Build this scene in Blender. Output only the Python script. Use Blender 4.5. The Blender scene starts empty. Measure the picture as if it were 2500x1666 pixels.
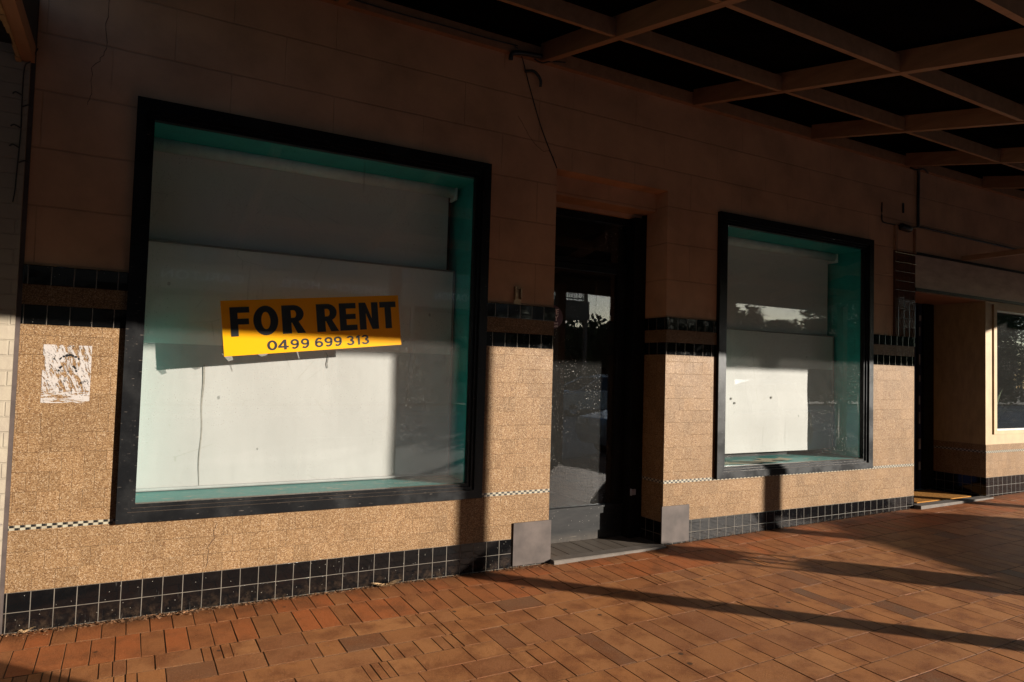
import bpy, bmesh, math, random
from mathutils import Vector, Matrix
R = random.Random(7)
rad = math.radians
scene = bpy.context.scene
COL = scene.collection
BASE = {}

# ------------------------------------------------------------------ helpers
class MB:
    """collects geometry in world coordinates, then becomes ONE mesh object"""
    def __init__(s): s.v = []; s.f = []; s.smooth = False; s.a = []
    def quad(s, pts, val=0.0):
        n = len(s.v); s.v += [tuple(p) for p in pts]; s.f.append(tuple(range(n, n+len(pts)))); s.a.append(val); return s
    def box(s, x0, x1, y0, y1, z0, z1, val=0.0):
        n = len(s.v)
        s.v += [(x0,y0,z0),(x1,y0,z0),(x1,y1,z0),(x0,y1,z0),(x0,y0,z1),(x1,y0,z1),(x1,y1,z1),(x0,y1,z1)]
        for f in ((0,3,2,1),(4,5,6,7),(0,1,5,4),(1,2,6,5),(2,3,7,6),(3,0,4,7)):
            s.f.append(tuple(n+i for i in f)); s.a.append(val)
        return s
    def hexa(s, pts, val=0.0):
        n = len(s.v); s.v += [tuple(p) for p in pts]
        for f in ((0,3,2,1),(4,5,6,7),(0,1,5,4),(1,2,6,5),(2,3,7,6),(3,0,4,7)):
            s.f.append(tuple(n+i for i in f)); s.a.append(val)
        return s
    def prism(s, pts, axis, a0, a1):
        """polygon pts (2D) extruded along axis 'x','y' or 'z'"""
        def P(p, a):
            return {'x': (a, p[0], p[1]), 'y': (p[0], a, p[1]), 'z': (p[0], p[1], a)}[axis]
        n = len(s.v); k = len(pts)
        s.v += [P(p, a0) for p in pts] + [P(p, a1) for p in pts]
        s.f.append(tuple(range(n, n+k))); s.f.append(tuple(range(n+2*k-1, n+k-1, -1)))
        s.a += [0.0, 0.0]
        for i in range(k):
            j = (i+1) % k
            s.f.append((n+i, n+k+i, n+k+j, n+j)); s.a.append(0.0)
        return s
    def tube(s, pts, r, k=8, r2=None, caps=True):
        pts = [Vector(p) for p in pts]; n0 = len(s.v); m = len(pts)
        for i, p in enumerate(pts):
            d = (pts[min(i+1, m-1)] - pts[max(i-1, 0)])
            if d.length < 1e-9: d = Vector((0,0,1))
            d.normalize()
            u = d.cross(Vector((0,0,1)))
            if u.length < 1e-3: u = d.cross(Vector((1,0,0)))
            u.normalize(); w = d.cross(u)
            rr = r if r2 is None else r + (r2-r)*i/(m-1)
            for q in range(k):
                a = 2*math.pi*q/k
                s.v.append(tuple(p + u*rr*math.cos(a) + w*rr*math.sin(a)))
        for i in range(m-1):
            for q in range(k):
                a, b = n0+i*k+q, n0+i*k+(q+1) % k
                s.f.append((a, b, b+k, a+k)); s.a.append(0.0)
        if caps:
            s.f.append(tuple(n0+q for q in range(k-1, -1, -1))); s.a.append(0.0)
            s.f.append(tuple(n0+(m-1)*k+q for q in range(k))); s.a.append(0.0)
        return s
    def lathe(s, prof, cx, cy, k=24):
        n0 = len(s.v); m = len(prof)
        for r, z in prof:
            for q in range(k):
                a = 2*math.pi*q/k; s.v.append((cx+r*math.cos(a), cy+r*math.sin(a), z))
        for i in range(m-1):
            for q in range(k):
                a, b = n0+i*k+q, n0+i*k+(q+1) % k
                s.f.append((a, b, b+k, a+k)); s.a.append(0.0)
        s.f.append(tuple(n0+q for q in range(k-1, -1, -1))); s.a.append(0.0)
        s.f.append(tuple(n0+(m-1)*k+q for q in range(k))); s.a.append(0.0)
        return s
    def build(s, name, mat, parent=None, bevel=0, smooth=False, base=None):
        b = Vector(base) if base is not None else (BASE[parent.name] if parent else Vector((0,0,0)))
        me = bpy.data.meshes.new(name)
        me.from_pydata([tuple(Vector(v)-b) for v in s.v], [], s.f)
        at = me.attributes.new('rnd', 'FLOAT', 'FACE')
        at.data.foreach_set('value', s.a)
        me.materials.append(mat)
        bm = bmesh.new(); bm.from_mesh(me); bmesh.ops.recalc_face_normals(bm, faces=bm.faces)
        if bevel:
            bmesh.ops.remove_doubles(bm, verts=bm.verts, dist=1e-5)
            bmesh.ops.bevel(bm, geom=[e for e in bm.edges if e.calc_face_angle(0) > 0.5], offset=bevel, segments=2, affect='EDGES', profile=.6)
        if smooth:
            for f in bm.faces: f.smooth = True
        bm.to_mesh(me); bm.free()
        o = bpy.data.objects.new(name, me); COL.objects.link(o)
        BASE[o.name] = b
        if parent: o.parent = parent
        elif base is not None: o.location = b
        return o

def tag(o, label=None, cat=None, group=None, kind=None):
    if label: o['label'] = label
    if cat: o['category'] = cat
    if group: o['group'] = group
    if kind: o['kind'] = kind
    return o
def thing(name, label, cat, loc=(0,0,0), group=None):
    o = bpy.data.objects.new(name, None); o.empty_display_size = .2
    COL.objects.link(o); o.location = loc; BASE[o.name] = Vector(loc)
    return tag(o, label, cat, group)
def copy_tree(o, loc=None, rotz=None, parent=None):
    c = o.copy(); COL.objects.link(c)
    if parent: c.parent = parent
    if loc is not None: c.location = loc
    if rotz is not None: c.rotation_euler[2] = rotz
    for ch in list(o.children): copy_tree(ch, parent=c)
    return c
def text_mb(txt, size, bold=0.0, extrude=0.002, spacing=1.0):
    cu = bpy.data.curves.new('txt', 'FONT'); cu.body = txt; cu.size = size; cu.offset = bold
    cu.extrude = extrude; cu.align_x = 'CENTER'; cu.align_y = 'CENTER'; cu.space_character = spacing
    ob = bpy.data.objects.new('txt', cu); COL.objects.link(ob)
    dg = bpy.context.evaluated_depsgraph_get(); dg.update()
    me = bpy.data.meshes.new_from_object(ob.evaluated_get(dg))
    vs = [v.co.copy() for v in me.vertices]; fs = [tuple(p.vertices) for p in me.polygons]
    bpy.data.objects.remove(ob); bpy.data.meshes.remove(me)
    return vs, fs

# ------------------------------------------------------------------ materials
class NT:
    def __init__(s, name):
        s.m = bpy.data.materials.new(name); s.m.use_nodes = True
        s.t = s.m.node_tree; s.t.nodes.clear(); s.L = s.t.links
        s.out = s.n('ShaderNodeOutputMaterial')
        s.pos = s.n('ShaderNodeNewGeometry').outputs['Position']
    def n(s, t, **kw):
        x = s.t.nodes.new(t)
        for k, v in kw.items(): setattr(x, k, v)
        return x
    def put(s, sock, v):
        if isinstance(v, bpy.types.NodeSocket): s.L.new(v, sock)
        elif v is not None:
            if sock.type == 'RGBA' and len(v) == 3: v = (*v, 1)
            sock.default_value = v
    def math(s, op, a, b=None, c=None, clamp=False):
        x = s.n('ShaderNodeMath', operation=op, use_clamp=clamp)
        s.put(x.inputs[0], a); s.put(x.inputs[1], b)
        if c is not None: s.put(x.inputs[2], c)
        return x.outputs[0]
    def sep(s, v=None):
        x = s.n('ShaderNodeSeparateXYZ'); s.put(x.inputs[0], v if v is not None else s.pos); return x.outputs
    def comb(s, x, y, z):
        c = s.n('ShaderNodeCombineXYZ'); s.put(c.inputs[0], x); s.put(c.inputs[1], y); s.put(c.inputs[2], z); return c.outputs[0]
    def scale(s, v, sc):
        x = s.n('ShaderNodeVectorMath', operation='MULTIPLY'); s.put(x.inputs[0], v); x.inputs[1].default_value = sc; return x.outputs[0]
    def noise(s, scale, detail=4, rough=.55, vec=None, dist=0.0):
        x = s.n('ShaderNodeTexNoise'); s.put(x.inputs['Vector'], vec if vec is not None else s.pos)
        x.inputs['Scale'].default_value = scale; x.inputs['Detail'].default_value = detail
        x.inputs['Roughness'].default_value = rough; x.inputs['Distortion'].default_value = dist
        return x.outputs['Fac']
    def voro(s, scale, feature='F1', vec=None, rnd=1.0):
        x = s.n('ShaderNodeTexVoronoi', feature=feature); s.put(x.inputs['Vector'], vec if vec is not None else s.pos)
        x.inputs['Scale'].default_value = scale; x.inputs['Randomness'].default_value = rnd
        return x.outputs
    def ramp(s, f, stops, interp='LINEAR'):
        x = s.n('ShaderNodeValToRGB'); s.put(x.inputs[0], f); cr = x.color_ramp; cr.interpolation = interp
        while len(cr.elements) < len(stops): cr.elements.new(.5)
        for e, (p, c) in zip(cr.elements, stops):
            e.position = p; e.color = (*c, 1) if len(c) == 3 else c
        return x.outputs[0]
    def sstep(s, f, a, b):
        x = s.n('ShaderNodeMapRange', interpolation_type='SMOOTHSTEP'); s.put(x.inputs[0], f)
        x.inputs[1].default_value = a; x.inputs[2].default_value = b; return x.outputs[0]
    def mix(s, f, a, b, blend='MIX'):
        x = s.n('ShaderNodeMix', data_type='RGBA', blend_type=blend)
        s.put(x.inputs[0], f); s.put(x.inputs[6], a); s.put(x.inputs[7], b); return x.outputs[2]
    def attr(s, name):
        return s.n('ShaderNodeAttribute', attribute_name=name).outputs['Fac']
    def line(s, u, period, w, off=0.0):
        """1 on lines of width w every period"""
        q = s.math('DIVIDE', s.math('SUBTRACT', u, off), period)
        fr = s.math('ABSOLUTE', s.math('SUBTRACT', s.math('FRACT', s.math('ADD', q, .5)), .5))
        return s.math('SUBTRACT', 1.0, s.sstep(fr, w/period*.5*.7, w/period*.5*1.3))
    def bump(s, h, strength=.3, dist=.002, prev=None):
        x = s.n('ShaderNodeBump'); x.inputs['Strength'].default_value = strength; x.inputs['Distance'].default_value = dist
        s.put(x.inputs['Height'], h)
        if prev is not None: s.put(x.inputs['Normal'], prev)
        return x.outputs[0]
    def bsdf(s, color, rough=.6, spec=.5, normal=None, metallic=0.0, coat=0.0):
        p = s.n('ShaderNodeBsdfPrincipled')
        s.put(p.inputs['Base Color'], color); s.put(p.inputs['Roughness'], rough)
        s.put(p.inputs['Specular IOR Level'], spec); s.put(p.inputs['Metallic'], metallic); s.put(p.inputs['Coat Weight'], coat)
        if normal is not None: s.put(p.inputs['Normal'], normal)
        return p.outputs[0]
    def done(s, sh): s.L.new(sh, s.out.inputs['Surface']); return s.m

def simple(name, color, rough=.6, var=.15, nscale=6, spec=.4, metallic=0.0, bumpy=0.0, coat=0.0):
    t = NT(name); n = t.noise(nscale, 5)
    c2 = tuple(max(0, c*(1-var)) for c in color); c3 = tuple(min(1, c*(1+var)) for c in color)
    col = t.ramp(n, [(.3, c2), (.7, c3)])
    nm = t.bump(t.noise(nscale*12, 4), bumpy, .002) if bumpy else None
    return t.done(t.bsdf(col, rough, spec, nm, metallic, coat))

# painted masonry: courses .325 high, blocks .655 long
def m_masonry(name, base):
    t = NT(name); x, y, z = t.sep()
    zc = t.math('SUBTRACT', z, 2.337); row = t.math('FLOOR', t.math('DIVIDE', zc, .3268))
    wob = t.math('MULTIPLY', t.math('SUBTRACT', t.noise(3.0, 3), .5), .012)
    hl = t.line(t.math('ADD', zc, wob), .3268, .011)
    sh = t.math('MULTIPLY', t.math('FRACT', t.math('MULTIPLY', row, .5)), .65)
    vl = t.line(t.math('ADD', t.math('ADD', x, t.math('MULTIPLY', y, 1.0)), t.math('ADD', sh, wob)), .65, .005, .327)
    fade = t.sstep(t.noise(1.7, 2), .38, .6)
    vl = t.math('MULTIPLY', vl, fade)
    hl = t.math('MULTIPLY', hl, t.math('ADD', .35, t.math('MULTIPLY', t.noise(2.6, 4, .6), .8)))
    joint = t.math('MAXIMUM', hl, vl)
    n = t.noise(2.2, 6, .6); n2 = t.noise(38, 4)
    col = t.ramp(n, [(.25, tuple(c*.66 for c in base)), (.55, base), (.8, tuple(min(1, c*1.2) for c in base))])
    col = t.mix(t.math('MULTIPLY', joint, .42), col, tuple(c*.35 for c in base))
    stain = t.sstep(t.noise(9, 5, .7, t.scale(t.pos, (1.4, 1, .22))), .62, .8)
    col = t.mix(t.math('MULTIPLY', stain, .35), col, tuple(c*.55 for c in base))
    b = t.bump(t.math('ADD', t.math('MULTIPLY', n2, .25), t.math('MULTIPLY', t.noise(7, 5), .8)), .35, .008)
    b = t.bump(t.math('SUBTRACT', 1.0, joint), .8, .006, b)
    return t.done(t.bsdf(col, .62, .3, b))
# ground coordinate along walls: x+y works on faces looking either way
def terrazzo_nodes(t, chips, dark=1.0, joint_gloss=0.0):
    x, y, z = t.sep(); u = t.math('ADD', x, y)
    v = t.voro(230); cellc = t.sep(v['Color'])
    col = t.ramp(cellc[0], chips)
    v2 = t.voro(120); spark = t.math('LESS_THAN', v2['Distance'], .20)
    spk = t.math('MULTIPLY', spark, t.math('GREATER_THAN', t.sep(v2['Color'])[1], .55))
    col = t.mix(t.math('MULTIPLY', spk, .6), col, (.85*dark, .66*dark, .45*dark))
    v3 = t.voro(140); dk = t.math('MULTIPLY', t.math('LESS_THAN', v3['Distance'], .2), t.math('GREATER_THAN', t.sep(v3['Color'])[2], .7))
    col = t.mix(t.math('MULTIPLY', dk, .75), col, (.07*dark, .035*dark, .015*dark))
    # big tone drift, tile to tile tone
    tu = t.math('FLOOR', t.math('DIVIDE', t.math('SUBTRACT', u, .071), .108)); tz = t.math('FLOOR', t.math('DIVIDE', t.math('SUBTRACT', z, .207), .108))
    wn = t.n('ShaderNodeTexWhiteNoise'); t.put(wn.inputs['Vector'], t.comb(tu, tz, 3.3))
    tone = t.math('ADD', .9, t.math('MULTIPLY', wn.outputs['Value'], .17))
    tone = t.math('MULTIPLY', tone, t.math('ADD', .78, t.math('MULTIPLY', t.noise(1.5, 5, .6), .42)))
    colm = t.n('ShaderNodeVectorMath', operation='SCALE'); t.put(colm.inputs[0], col); t.put(colm.inputs['Scale'], tone)
    col = colm.outputs[0]
    sh = t.math('MULTIPLY', t.math('FRACT', t.math('MULTIPLY', tz, .5)), .108)
    vl = t.math('MULTIPLY', t.line(t.math('ADD', u, sh), .108, .0030, .071), t.sstep(t.noise(3.1, 2), .40, .56))
    hl = t.math('MULTIPLY', t.line(z, .108, .0030, .207), t.sstep(t.noise(4.3, 2, .5, t.scale(t.pos, (.7, 1, 1.3))), .38, .54))
    return col, vl, hl
def m_terrazzo(name, dark=1.0, glossy=False):
    t = NT(name)
    k = dark
    chips = [(.0, (.21*k,.104*k,.049*k)), (.25, (.33*k,.178*k,.081*k)), (.6, (.44*k,.258*k,.125*k)), (.85, (.55*k,.342*k,.178*k)), (1, (.70*k,.50*k,.32*k))]
    col, vl, hl = terrazzo_nodes(t, chips, k)
    j = t.math('MAXIMUM', vl, hl)
    col = t.mix(t.math('MULTIPLY', j, .5), col, (.08*k, .042*k, .02*k))
    bb = t.bump(t.noise(90, 3), .08, .002)
    bb = t.bump(t.math('SUBTRACT', 1, j), .5, .002, bb)
    rough = t.math('ADD', .30, t.math('MULTIPLY', t.noise(5, 4), .3))
    return t.done(t.bsdf(col, rough, .10, bb))
def m_blacktile(name, grout=(.135,.11,.085), offx=.071, offz=.207, tile=.108, base=(.0032,.0032,.0035), hline=True, grain=.5):
    t = NT(name); x, y, z = t.sep(); u = t.math('ADD', x, y)
    wob = t.math('MULTIPLY', t.math('SUBTRACT', t.noise(6, 2), .5), .003)
    g = t.line(t.math('ADD', u, wob), tile, .0042, offx)
    if hline: g = t.math('MAXIMUM', g, t.line(t.math('ADD', z, wob), tile, .004, offz))
    tu = t.math('FLOOR', t.math('DIVIDE', t.math('SUBTRACT', u, offx), tile)); tz = t.math('FLOOR', t.math('DIVIDE', t.math('SUBTRACT', z, offz), tile))
    wn = t.n('ShaderNodeTexWhiteNoise'); t.put(wn.inputs['Vector'], t.comb(tu, tz, 1.7))
    dirt = t.sstep(t.noise(14, 6, .7), .5, .78)
    low = t.math('SUBTRACT', 1.0, t.sstep(z, .0, .13))
    dirt2 = t.math('MULTIPLY', low, t.sstep(t.noise(22, 5, .7), .42, .7))
    scr = t.sstep(t.noise(60, 3, .6, t.scale(t.pos, (1, 1, .12))), .66, .74)
    col = t.mix(t.math('MULTIPLY', dirt, grain*.16), base, (.05, .042, .036))
    col = t.mix(t.math('MULTIPLY', dirt2, .28), col, (.08, .05, .03))
    col = t.mix(t.math('MULTIPLY', scr, .12), col, (.25, .23, .2))
    sp = t.voro(55); spk = t.math('MULTIPLY', t.math('LESS_THAN', sp['Distance'], .10), t.math('GREATER_THAN', t.sep(sp['Color'])[0], .8))
    col = t.mix(t.math('MULTIPLY', spk, .7), col, (.4, .36, .3))
    gc = t.mix(t.sstep(t.noise(9, 4), .35, .75), grout, tuple(c*.55 for c in grout))
    col = t.mix(g, col, gc)
    rough = t.math('ADD', t.math('ADD', .05, t.math('MULTIPLY', dirt, .2)), t.math('MULTIPLY', g, .6))
    # every tile leans a hair differently
    tl = t.n('ShaderNodeVectorMath', operation='SCALE'); t.put(tl.inputs[0], t.n('ShaderNodeVectorMath', operation='SUBTRACT').outputs[0])
    nm = t.n('ShaderNodeTexWhiteNoise'); t.put(nm.inputs['Vector'], t.comb(tu, tz, 9.1))
    off = t.n('ShaderNodeVectorMath', operation='SUBTRACT'); t.put(off.inputs[0], nm.outputs['Color']); off.inputs[1].default_value = (.5, .5, .5)
    t.put(tl.inputs[0], off.outputs[0]); tl.inputs['Scale'].default_value = .014
    geo = t.n('ShaderNodeNewGeometry')
    ad = t.n('ShaderNodeVectorMath', operation='ADD'); t.put(ad.inputs[0], geo.outputs['Normal']); t.put(ad.inputs[1], tl.outputs[0])
    nz = t.n('ShaderNodeVectorMath', operation='NORMALIZE'); t.put(nz.inputs[0], ad.outputs[0])
    b = t.bump(t.math('SUBTRACT', 1, g), .7, .002, nz.outputs[0])
    b = t.bump(t.noise(30, 3), .03, .002, b)
    return t.done(t.bsdf(col, rough, .36, b))
def m_checker(name, z0, zoff=0.0):
    t = NT(name); x, y, z = t.sep(); u = t.math('ADD', x, y)
    a = t.math('FLOOR', t.math('DIVIDE', t.math('ADD', u, 50.0), .0245)); b = t.math('FLOOR', t.math('DIVIDE', t.math('SUBTRACT', z, z0), .014))
    ch = t.math('FRACT', t.math('MULTIPLY', t.math('ADD', a, b), .5))
    ch = t.math('GREATER_THAN', ch, .25)
    g = t.math('MAXIMUM', t.line(u, .0245, .0012), t.line(z, .014, .001, z0))
    wn = t.n('ShaderNodeTexWhiteNoise'); t.put(wn.inputs['Vector'], t.comb(a, b, 1))
    wht = t.mix(wn.outputs['Value'], (.30, .27, .20), (.25, .205, .145))
    col = t.mix(ch, (.01, .01, .01), wht)
    col = t.mix(t.math('MULTIPLY', g, .8), col, (.20, .15, .10))
    return t.done(t.bsdf(col, .3, .5))
def m_frame(name):
    t = NT(name)
    worn = t.sstep(t.noise(26, 6, .7, t.scale(t.pos, (1, 1, 1))), .63, .72)
    dust = t.sstep(t.noise(4, 5, .6), .4, .8)
    col = t.mix(t.math('MULTIPLY', dust, .35), (.0055, .0055, .006), (.018, .017, .016))
    sc = t.sstep(t.noise(120, 3, .6, t.scale(t.pos, (.15, 1, 1))), .67, .72)
    col = t.mix(t.math('MULTIPLY', sc, .35), col, (.25, .2, .16))
    col = t.mix(t.math('MULTIPLY', worn, .25), col, (.16, .13, .11))
    # dust lies on faces that look up
    up = t.sstep(t.sep(t.n('ShaderNodeNewGeometry').outputs['Normal'])[2], .5, .95)
    col = t.mix(t.math('MULTIPLY', up, .75), col, (.19, .135, .10))
    b = t.bump(t.noise(45, 5, .6, t.scale(t.pos, (.4, 1, .4))), .10, .002)
    return t.done(t.bsdf(col, t.math('ADD', .30, t.math('MULTIPLY', dust, .3)), .16, b))
def m_scratched(name):
    t = NT(name)
    n = t.noise(9, 6, .65, t.scale(t.pos, (.6, 1, 3)))
    col = t.ramp(n, [(.3, (.005, .0045, .0045)), (.75, (.016, .0145, .0135))])
    sc = t.sstep(t.noise(70, 4, .6, t.scale(t.pos, (.06, 1, 1)), .4), .66, .71)
    sc2 = t.math('LESS_THAN', t.voro(5, 'DISTANCE_TO_EDGE', t.scale(t.pos, (1, 1, .8)))['Distance'], .005)
    sp = t.voro(60); spk = t.math('MULTIPLY', t.math('LESS_THAN', sp['Distance'], .12), t.math('GREATER_THAN', t.sep(sp['Color'])[0], .8))
    col = t.mix(t.math('MULTIPLY', sc, .22), col, (.3, .25, .2))
    col = t.mix(t.math('MULTIPLY', spk, .6), col, (.5, .44, .38))
    low = t.math('SUBTRACT', 1.0, t.sstep(t.sep()[2], .02, .12))
    col = t.mix(t.math('MULTIPLY', low, t.math('MULTIPLY', t.noise(20, 5), .35)), col, (.15, .115, .085))
    return t.done(t.bsdf(col, .5, .15, t.bump(n, .15, .003)))
def m_glass(name, dust=.05, speck=.5, tint=(.975, .98, .975), streak=0.0):
    t = NT(name)
    lw = t.n('ShaderNodeLayerWeight'); lw.inputs['Blend'].default_value = .5
    f5 = t.math('POWER', lw.outputs['Facing'], 5.0)
    fr = t.math('ADD', .056, t.math('MULTIPLY', f5, .9))
    tr = t.n('ShaderNodeBsdfTransparent'); tr.inputs[0].default_value = (*tint, 1)
    gl = t.n('ShaderNodeBsdfGlossy'); gl.inputs['Roughness'].default_value = .012
    b = t.bump(t.noise(2.3, 2), .015, .01); t.L.new(b, gl.inputs['Normal'])
    mx = t.n('ShaderNodeMixShader'); t.put(mx.inputs[0], fr); t.L.new(tr.outputs[0], mx.inputs[1]); t.L.new(gl.outputs[0], mx.inputs[2])
    # dust film, specks and runs on the pane
    film = t.math('MULTIPLY', t.math('ADD', .35, t.math('MULTIPLY', t.noise(11, 6, .7), .6)), dust)
    v = t.voro(75, vec=t.scale(t.pos, (1, 1, .8))); cl = t.sstep(t.noise(2.1, 4, .6), .42, .62)
    sp = t.math('MULTIPLY', t.math('MULTIPLY', t.math('LESS_THAN', v['Distance'], .16), t.math('GREATER_THAN', t.sep(v['Color'])[0], .62)), cl)
    v2 = t.voro(24); sp2 = t.math('MULTIPLY', t.math('LESS_THAN', v2['Distance'], .10), t.math('GREATER_THAN', t.sep(v2['Color'])[1], .72))
    sp = t.math('MULTIPLY', t.math('MAXIMUM', sp, t.math('MULTIPLY', sp2, cl)), speck)
    run = t.math('MULTIPLY', t.sstep(t.noise(16, 3, .5, t.scale(t.pos, (1, 1, .06))), .70, .78), streak)
    fac = t.math('MINIMUM', t.math('ADD', t.math('ADD', film, sp), run), .9)
    df = t.n('ShaderNodeBsdfDiffuse'); df.inputs[0].default_value = (.42, .40, .37, 1)
    m2 = t.n('ShaderNodeMixShader'); t.put(m2.inputs[0], fac); t.L.new(mx.outputs[0], m2.inputs[1]); t.L.new(df.outputs[0], m2.inputs[2])
    return t.done(m2.outputs[0])
def m_blind(name, base, marks=1.0):
    t = NT(name)
    n = t.noise(1.6, 5, .6); col = t.ramp(n, [(.3, tuple(c*.94 for c in base)), (.7, base)])
    v = t.voro(16); sp = t.math('MULTIPLY', t.math('LESS_THAN', v['Distance'], .07), t.math('GREATER_THAN', t.sep(v['Color'])[0], .6))
    v2 = t.voro(5, vec=t.scale(t.pos, (1, 1, .7))); sp2 = t.math('MULTIPLY', t.math('LESS_THAN', v2['Distance'], .045), t.math('GREATER_THAN', t.sep(v2['Color'])[1], .5))
    run = t.sstep(t.noise(20, 2, .4, t.scale(t.pos, (1, 1, .05))), .72, .8)
    ck = t.math('MULTIPLY', t.math('LESS_THAN', t.voro(2.2, 'DISTANCE_TO_EDGE', t.scale(t.pos, (1, 1, 1)))['Distance'], .004), t.sstep(t.noise(4, 3), .52, .6))
    col = t.mix(t.math('MULTIPLY', sp, .55*marks), col, (.25, .24, .2))
    col = t.mix(t.math('MULTIPLY', sp2, .8*marks), col, (.12, .12, .11))
    col = t.mix(t.math('MULTIPLY', run, .12*marks), col, (.4, .36, .28))
    col = t.mix(t.math('MULTIPLY', ck, .5*marks), col, (.25, .24, .2))
    b = t.bump(t.noise(3.5, 3, .5, t.scale(t.pos, (1.6, 1, .7))), .25, .02)
    return t.done(t.bsdf(col, .55, .3, b))
def m_paver():
    t = NT('clay_paver'); r = t.attr('rnd')
    x, y, z = t.sep()
    c = t.ramp(r, [(0, (.50,.165,.060)), (.14, (.44,.172,.072)), (.22, (.40,.178,.080)), (.38, (.52,.245,.106)), (.52, (.43,.205,.096)), (.66, (.56,.285,.135)), (.80, (.44,.215,.108)), (.90, (.36,.165,.085)), (.96, (.28,.140,.082)), (1, (.20,.115,.080))])
    c = t.mix(t.math('GREATER_THAN', r, 1.5), c, (.13, .070, .038))
    n = t.noise(5.5, 6, .62); n2 = t.noise(55, 4, .6); n3 = t.noise(240, 2)
    c = t.mix(t.math('MULTIPLY', t.sstep(n, .42, .68), .85), c, (.25, .098, .042))
    c = t.mix(t.math('MULTIPLY', t.sstep(n2, .55, .8), .35), c, (.62, .33, .16))
    n4 = t.noise(170, 3, .7); c = t.mix(t.math('MULTIPLY', t.sstep(n4, .52, .72), .5), c, (.20, .10, .055)); c = t.mix(t.math('MULTIPLY', t.sstep(n4, .50, .30), .4), c, (.62, .36, .21))
    v = t.voro(130); pit = t.math('MULTIPLY', t.math('LESS_THAN', v['Distance'], .18), t.math('GREATER_THAN', t.sep(v['Color'])[0], .75))
    c = t.mix(t.math('MULTIPLY', pit, .5), c, (.55, .33, .2))
    gum = t.voro(4.6); d = t.math('ADD', gum['Distance'], t.math('MULTIPLY', t.math('SUBTRACT', t.noise(30, 3), .5), .05))
    g = t.math('MULTIPLY', t.math('SUBTRACT', 1, t.sstep(d, .055, .085)), t.math('GREATER_THAN', t.sep(gum['Color'])[0], .45))
    c = t.mix(t.math('MULTIPLY', g, .8), c, (.045, .034, .028))
    st = t.sstep(t.noise(1.1, 5, .65), .56, .78)
    c = t.mix(t.math('MULTIPLY', st, .45), c, (.17, .085, .043))
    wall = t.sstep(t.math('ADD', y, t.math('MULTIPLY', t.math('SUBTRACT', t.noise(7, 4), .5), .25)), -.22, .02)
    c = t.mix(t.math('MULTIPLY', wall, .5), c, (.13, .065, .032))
    b = t.bump(t.math('ADD', t.math('MULTIPLY', n2, .6), t.math('MULTIPLY', n3, .6)), .6, .005)
    c = t.mix(1.0, c, (.70, .575, .43), 'MULTIPLY')
    rough = t.math('ADD', .5, t.math('MULTIPLY', n2, .3))
    return t.done(t.bsdf(c, rough, .2, b))
def m_brickpaint():
    t = NT('white_painted_brick'); x, y, z = t.sep()
    br = t.n('ShaderNodeTexBrick'); t.put(br.inputs['Vector'], t.comb(t.math('ADD', x, y), z, 0.0))
    br.inputs['Scale'].default_value = 1.0; br.inputs['Brick Width'].default_value = .24; br.inputs['Row Height'].default_value = .083
    br.inputs['Mortar Size'].default_value = .005; br.inputs['Mortar Smooth'].default_value = .4
    f = br.outputs['Fac']
    col = t.mix(t.sstep(t.noise(7, 5, .6), .35, .75), (.295, .245, .18), (.26, .21, .16))
    col = t.mix(t.math('MULTIPLY', f, .10), col, (.2, .17, .13))
    chip = t.sstep(t.noise(20, 4), .68, .72); col = t.mix(chip, col, (.25, .2, .16))
    b = t.bump(t.math('ADD', t.math('SUBTRACT', 1, f), t.math('MULTIPLY', t.noise(25, 4), .5)), .8, .007)
    return t.done(t.bsdf(col, .6, .3, b))
def m_timber(name, base, gr=(1, 1, 1)):
    t = NT(name); n = t.noise(14, 5, .6, t.scale(t.pos, gr)); n2 = t.noise(3, 4)
    col = t.ramp(n, [(.3, tuple(c*.7 for c in base)), (.7, base)])
    col = t.mix(t.math('MULTIPLY', t.sstep(n2, .5, .8), .3), col, tuple(c*.5 for c in base))
    return t.done(t.bsdf(col, .55, .3, t.bump(n, .2, .003)))

M = {}
M['wall'] = m_masonry('painted_masonry', (.48, .262, .14))
M['terr'] = m_terrazzo('terrazzo_tile', .425); M['terr_dk'] = m_terrazzo('terrazzo_band', .36)
M['black'] = m_blacktile('black_glazed_tile'); M['belt'] = m_blacktile('black_belt_tile', hline=False, grout=(.16, .13, .105))
M['chk'] = m_checker('checker_mosaic', .541)
M['frame'] = m_frame('black_frame_paint'); M['door'] = m_scratched('scratched_black_paint')
M['glass'] = m_glass('shop_glass', .035, .35, streak=.10); M['glass2'] = m_glass('dusty_shop_glass', .03, .7, streak=.12)
M['doorglass'] = m_glass('door_glass', .022, .55, tint=(.86, .87, .87), streak=.25)
M['teal'] = simple('teal_paint', (.009, .36, .32), .45, .12, 8)
M['sill'] = None
M['board'] = m_blind('white_board', (.36, .345, .325)); M['board_shade_lift'] = m_blind('white_board_shade_lift', (.80, .79, .74), .6); M['blind'] = m_blind('grey_blind_cloth', (.80, .79, .72), .4)  # second board colour is a paler copy for the half in shade
M['rail'] = simple('board_rail', (.30, .295, .28), .5, .1, 10); M['roll'] = simple('blind_roll', (.80, .79, .74), .5, .1, 10)
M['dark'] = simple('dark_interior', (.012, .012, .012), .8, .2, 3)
M['beam'] = m_timber('brown_beam_paint', (.34, .18, .095), (1, .2, 1))
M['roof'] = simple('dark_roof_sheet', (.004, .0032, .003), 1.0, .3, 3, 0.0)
M['fascia'] = simple('fascia_paint', (.10, .075, .06), .5, .15, 6)
M['post'] = simple('post_paint', (.30, .2, .13), .5, .15, 6)
M['cracktone'] = simple('crack_brown', (.06, .035, .022), .9, .4, 30)  # plain dark brown for the plaster cracks
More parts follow.
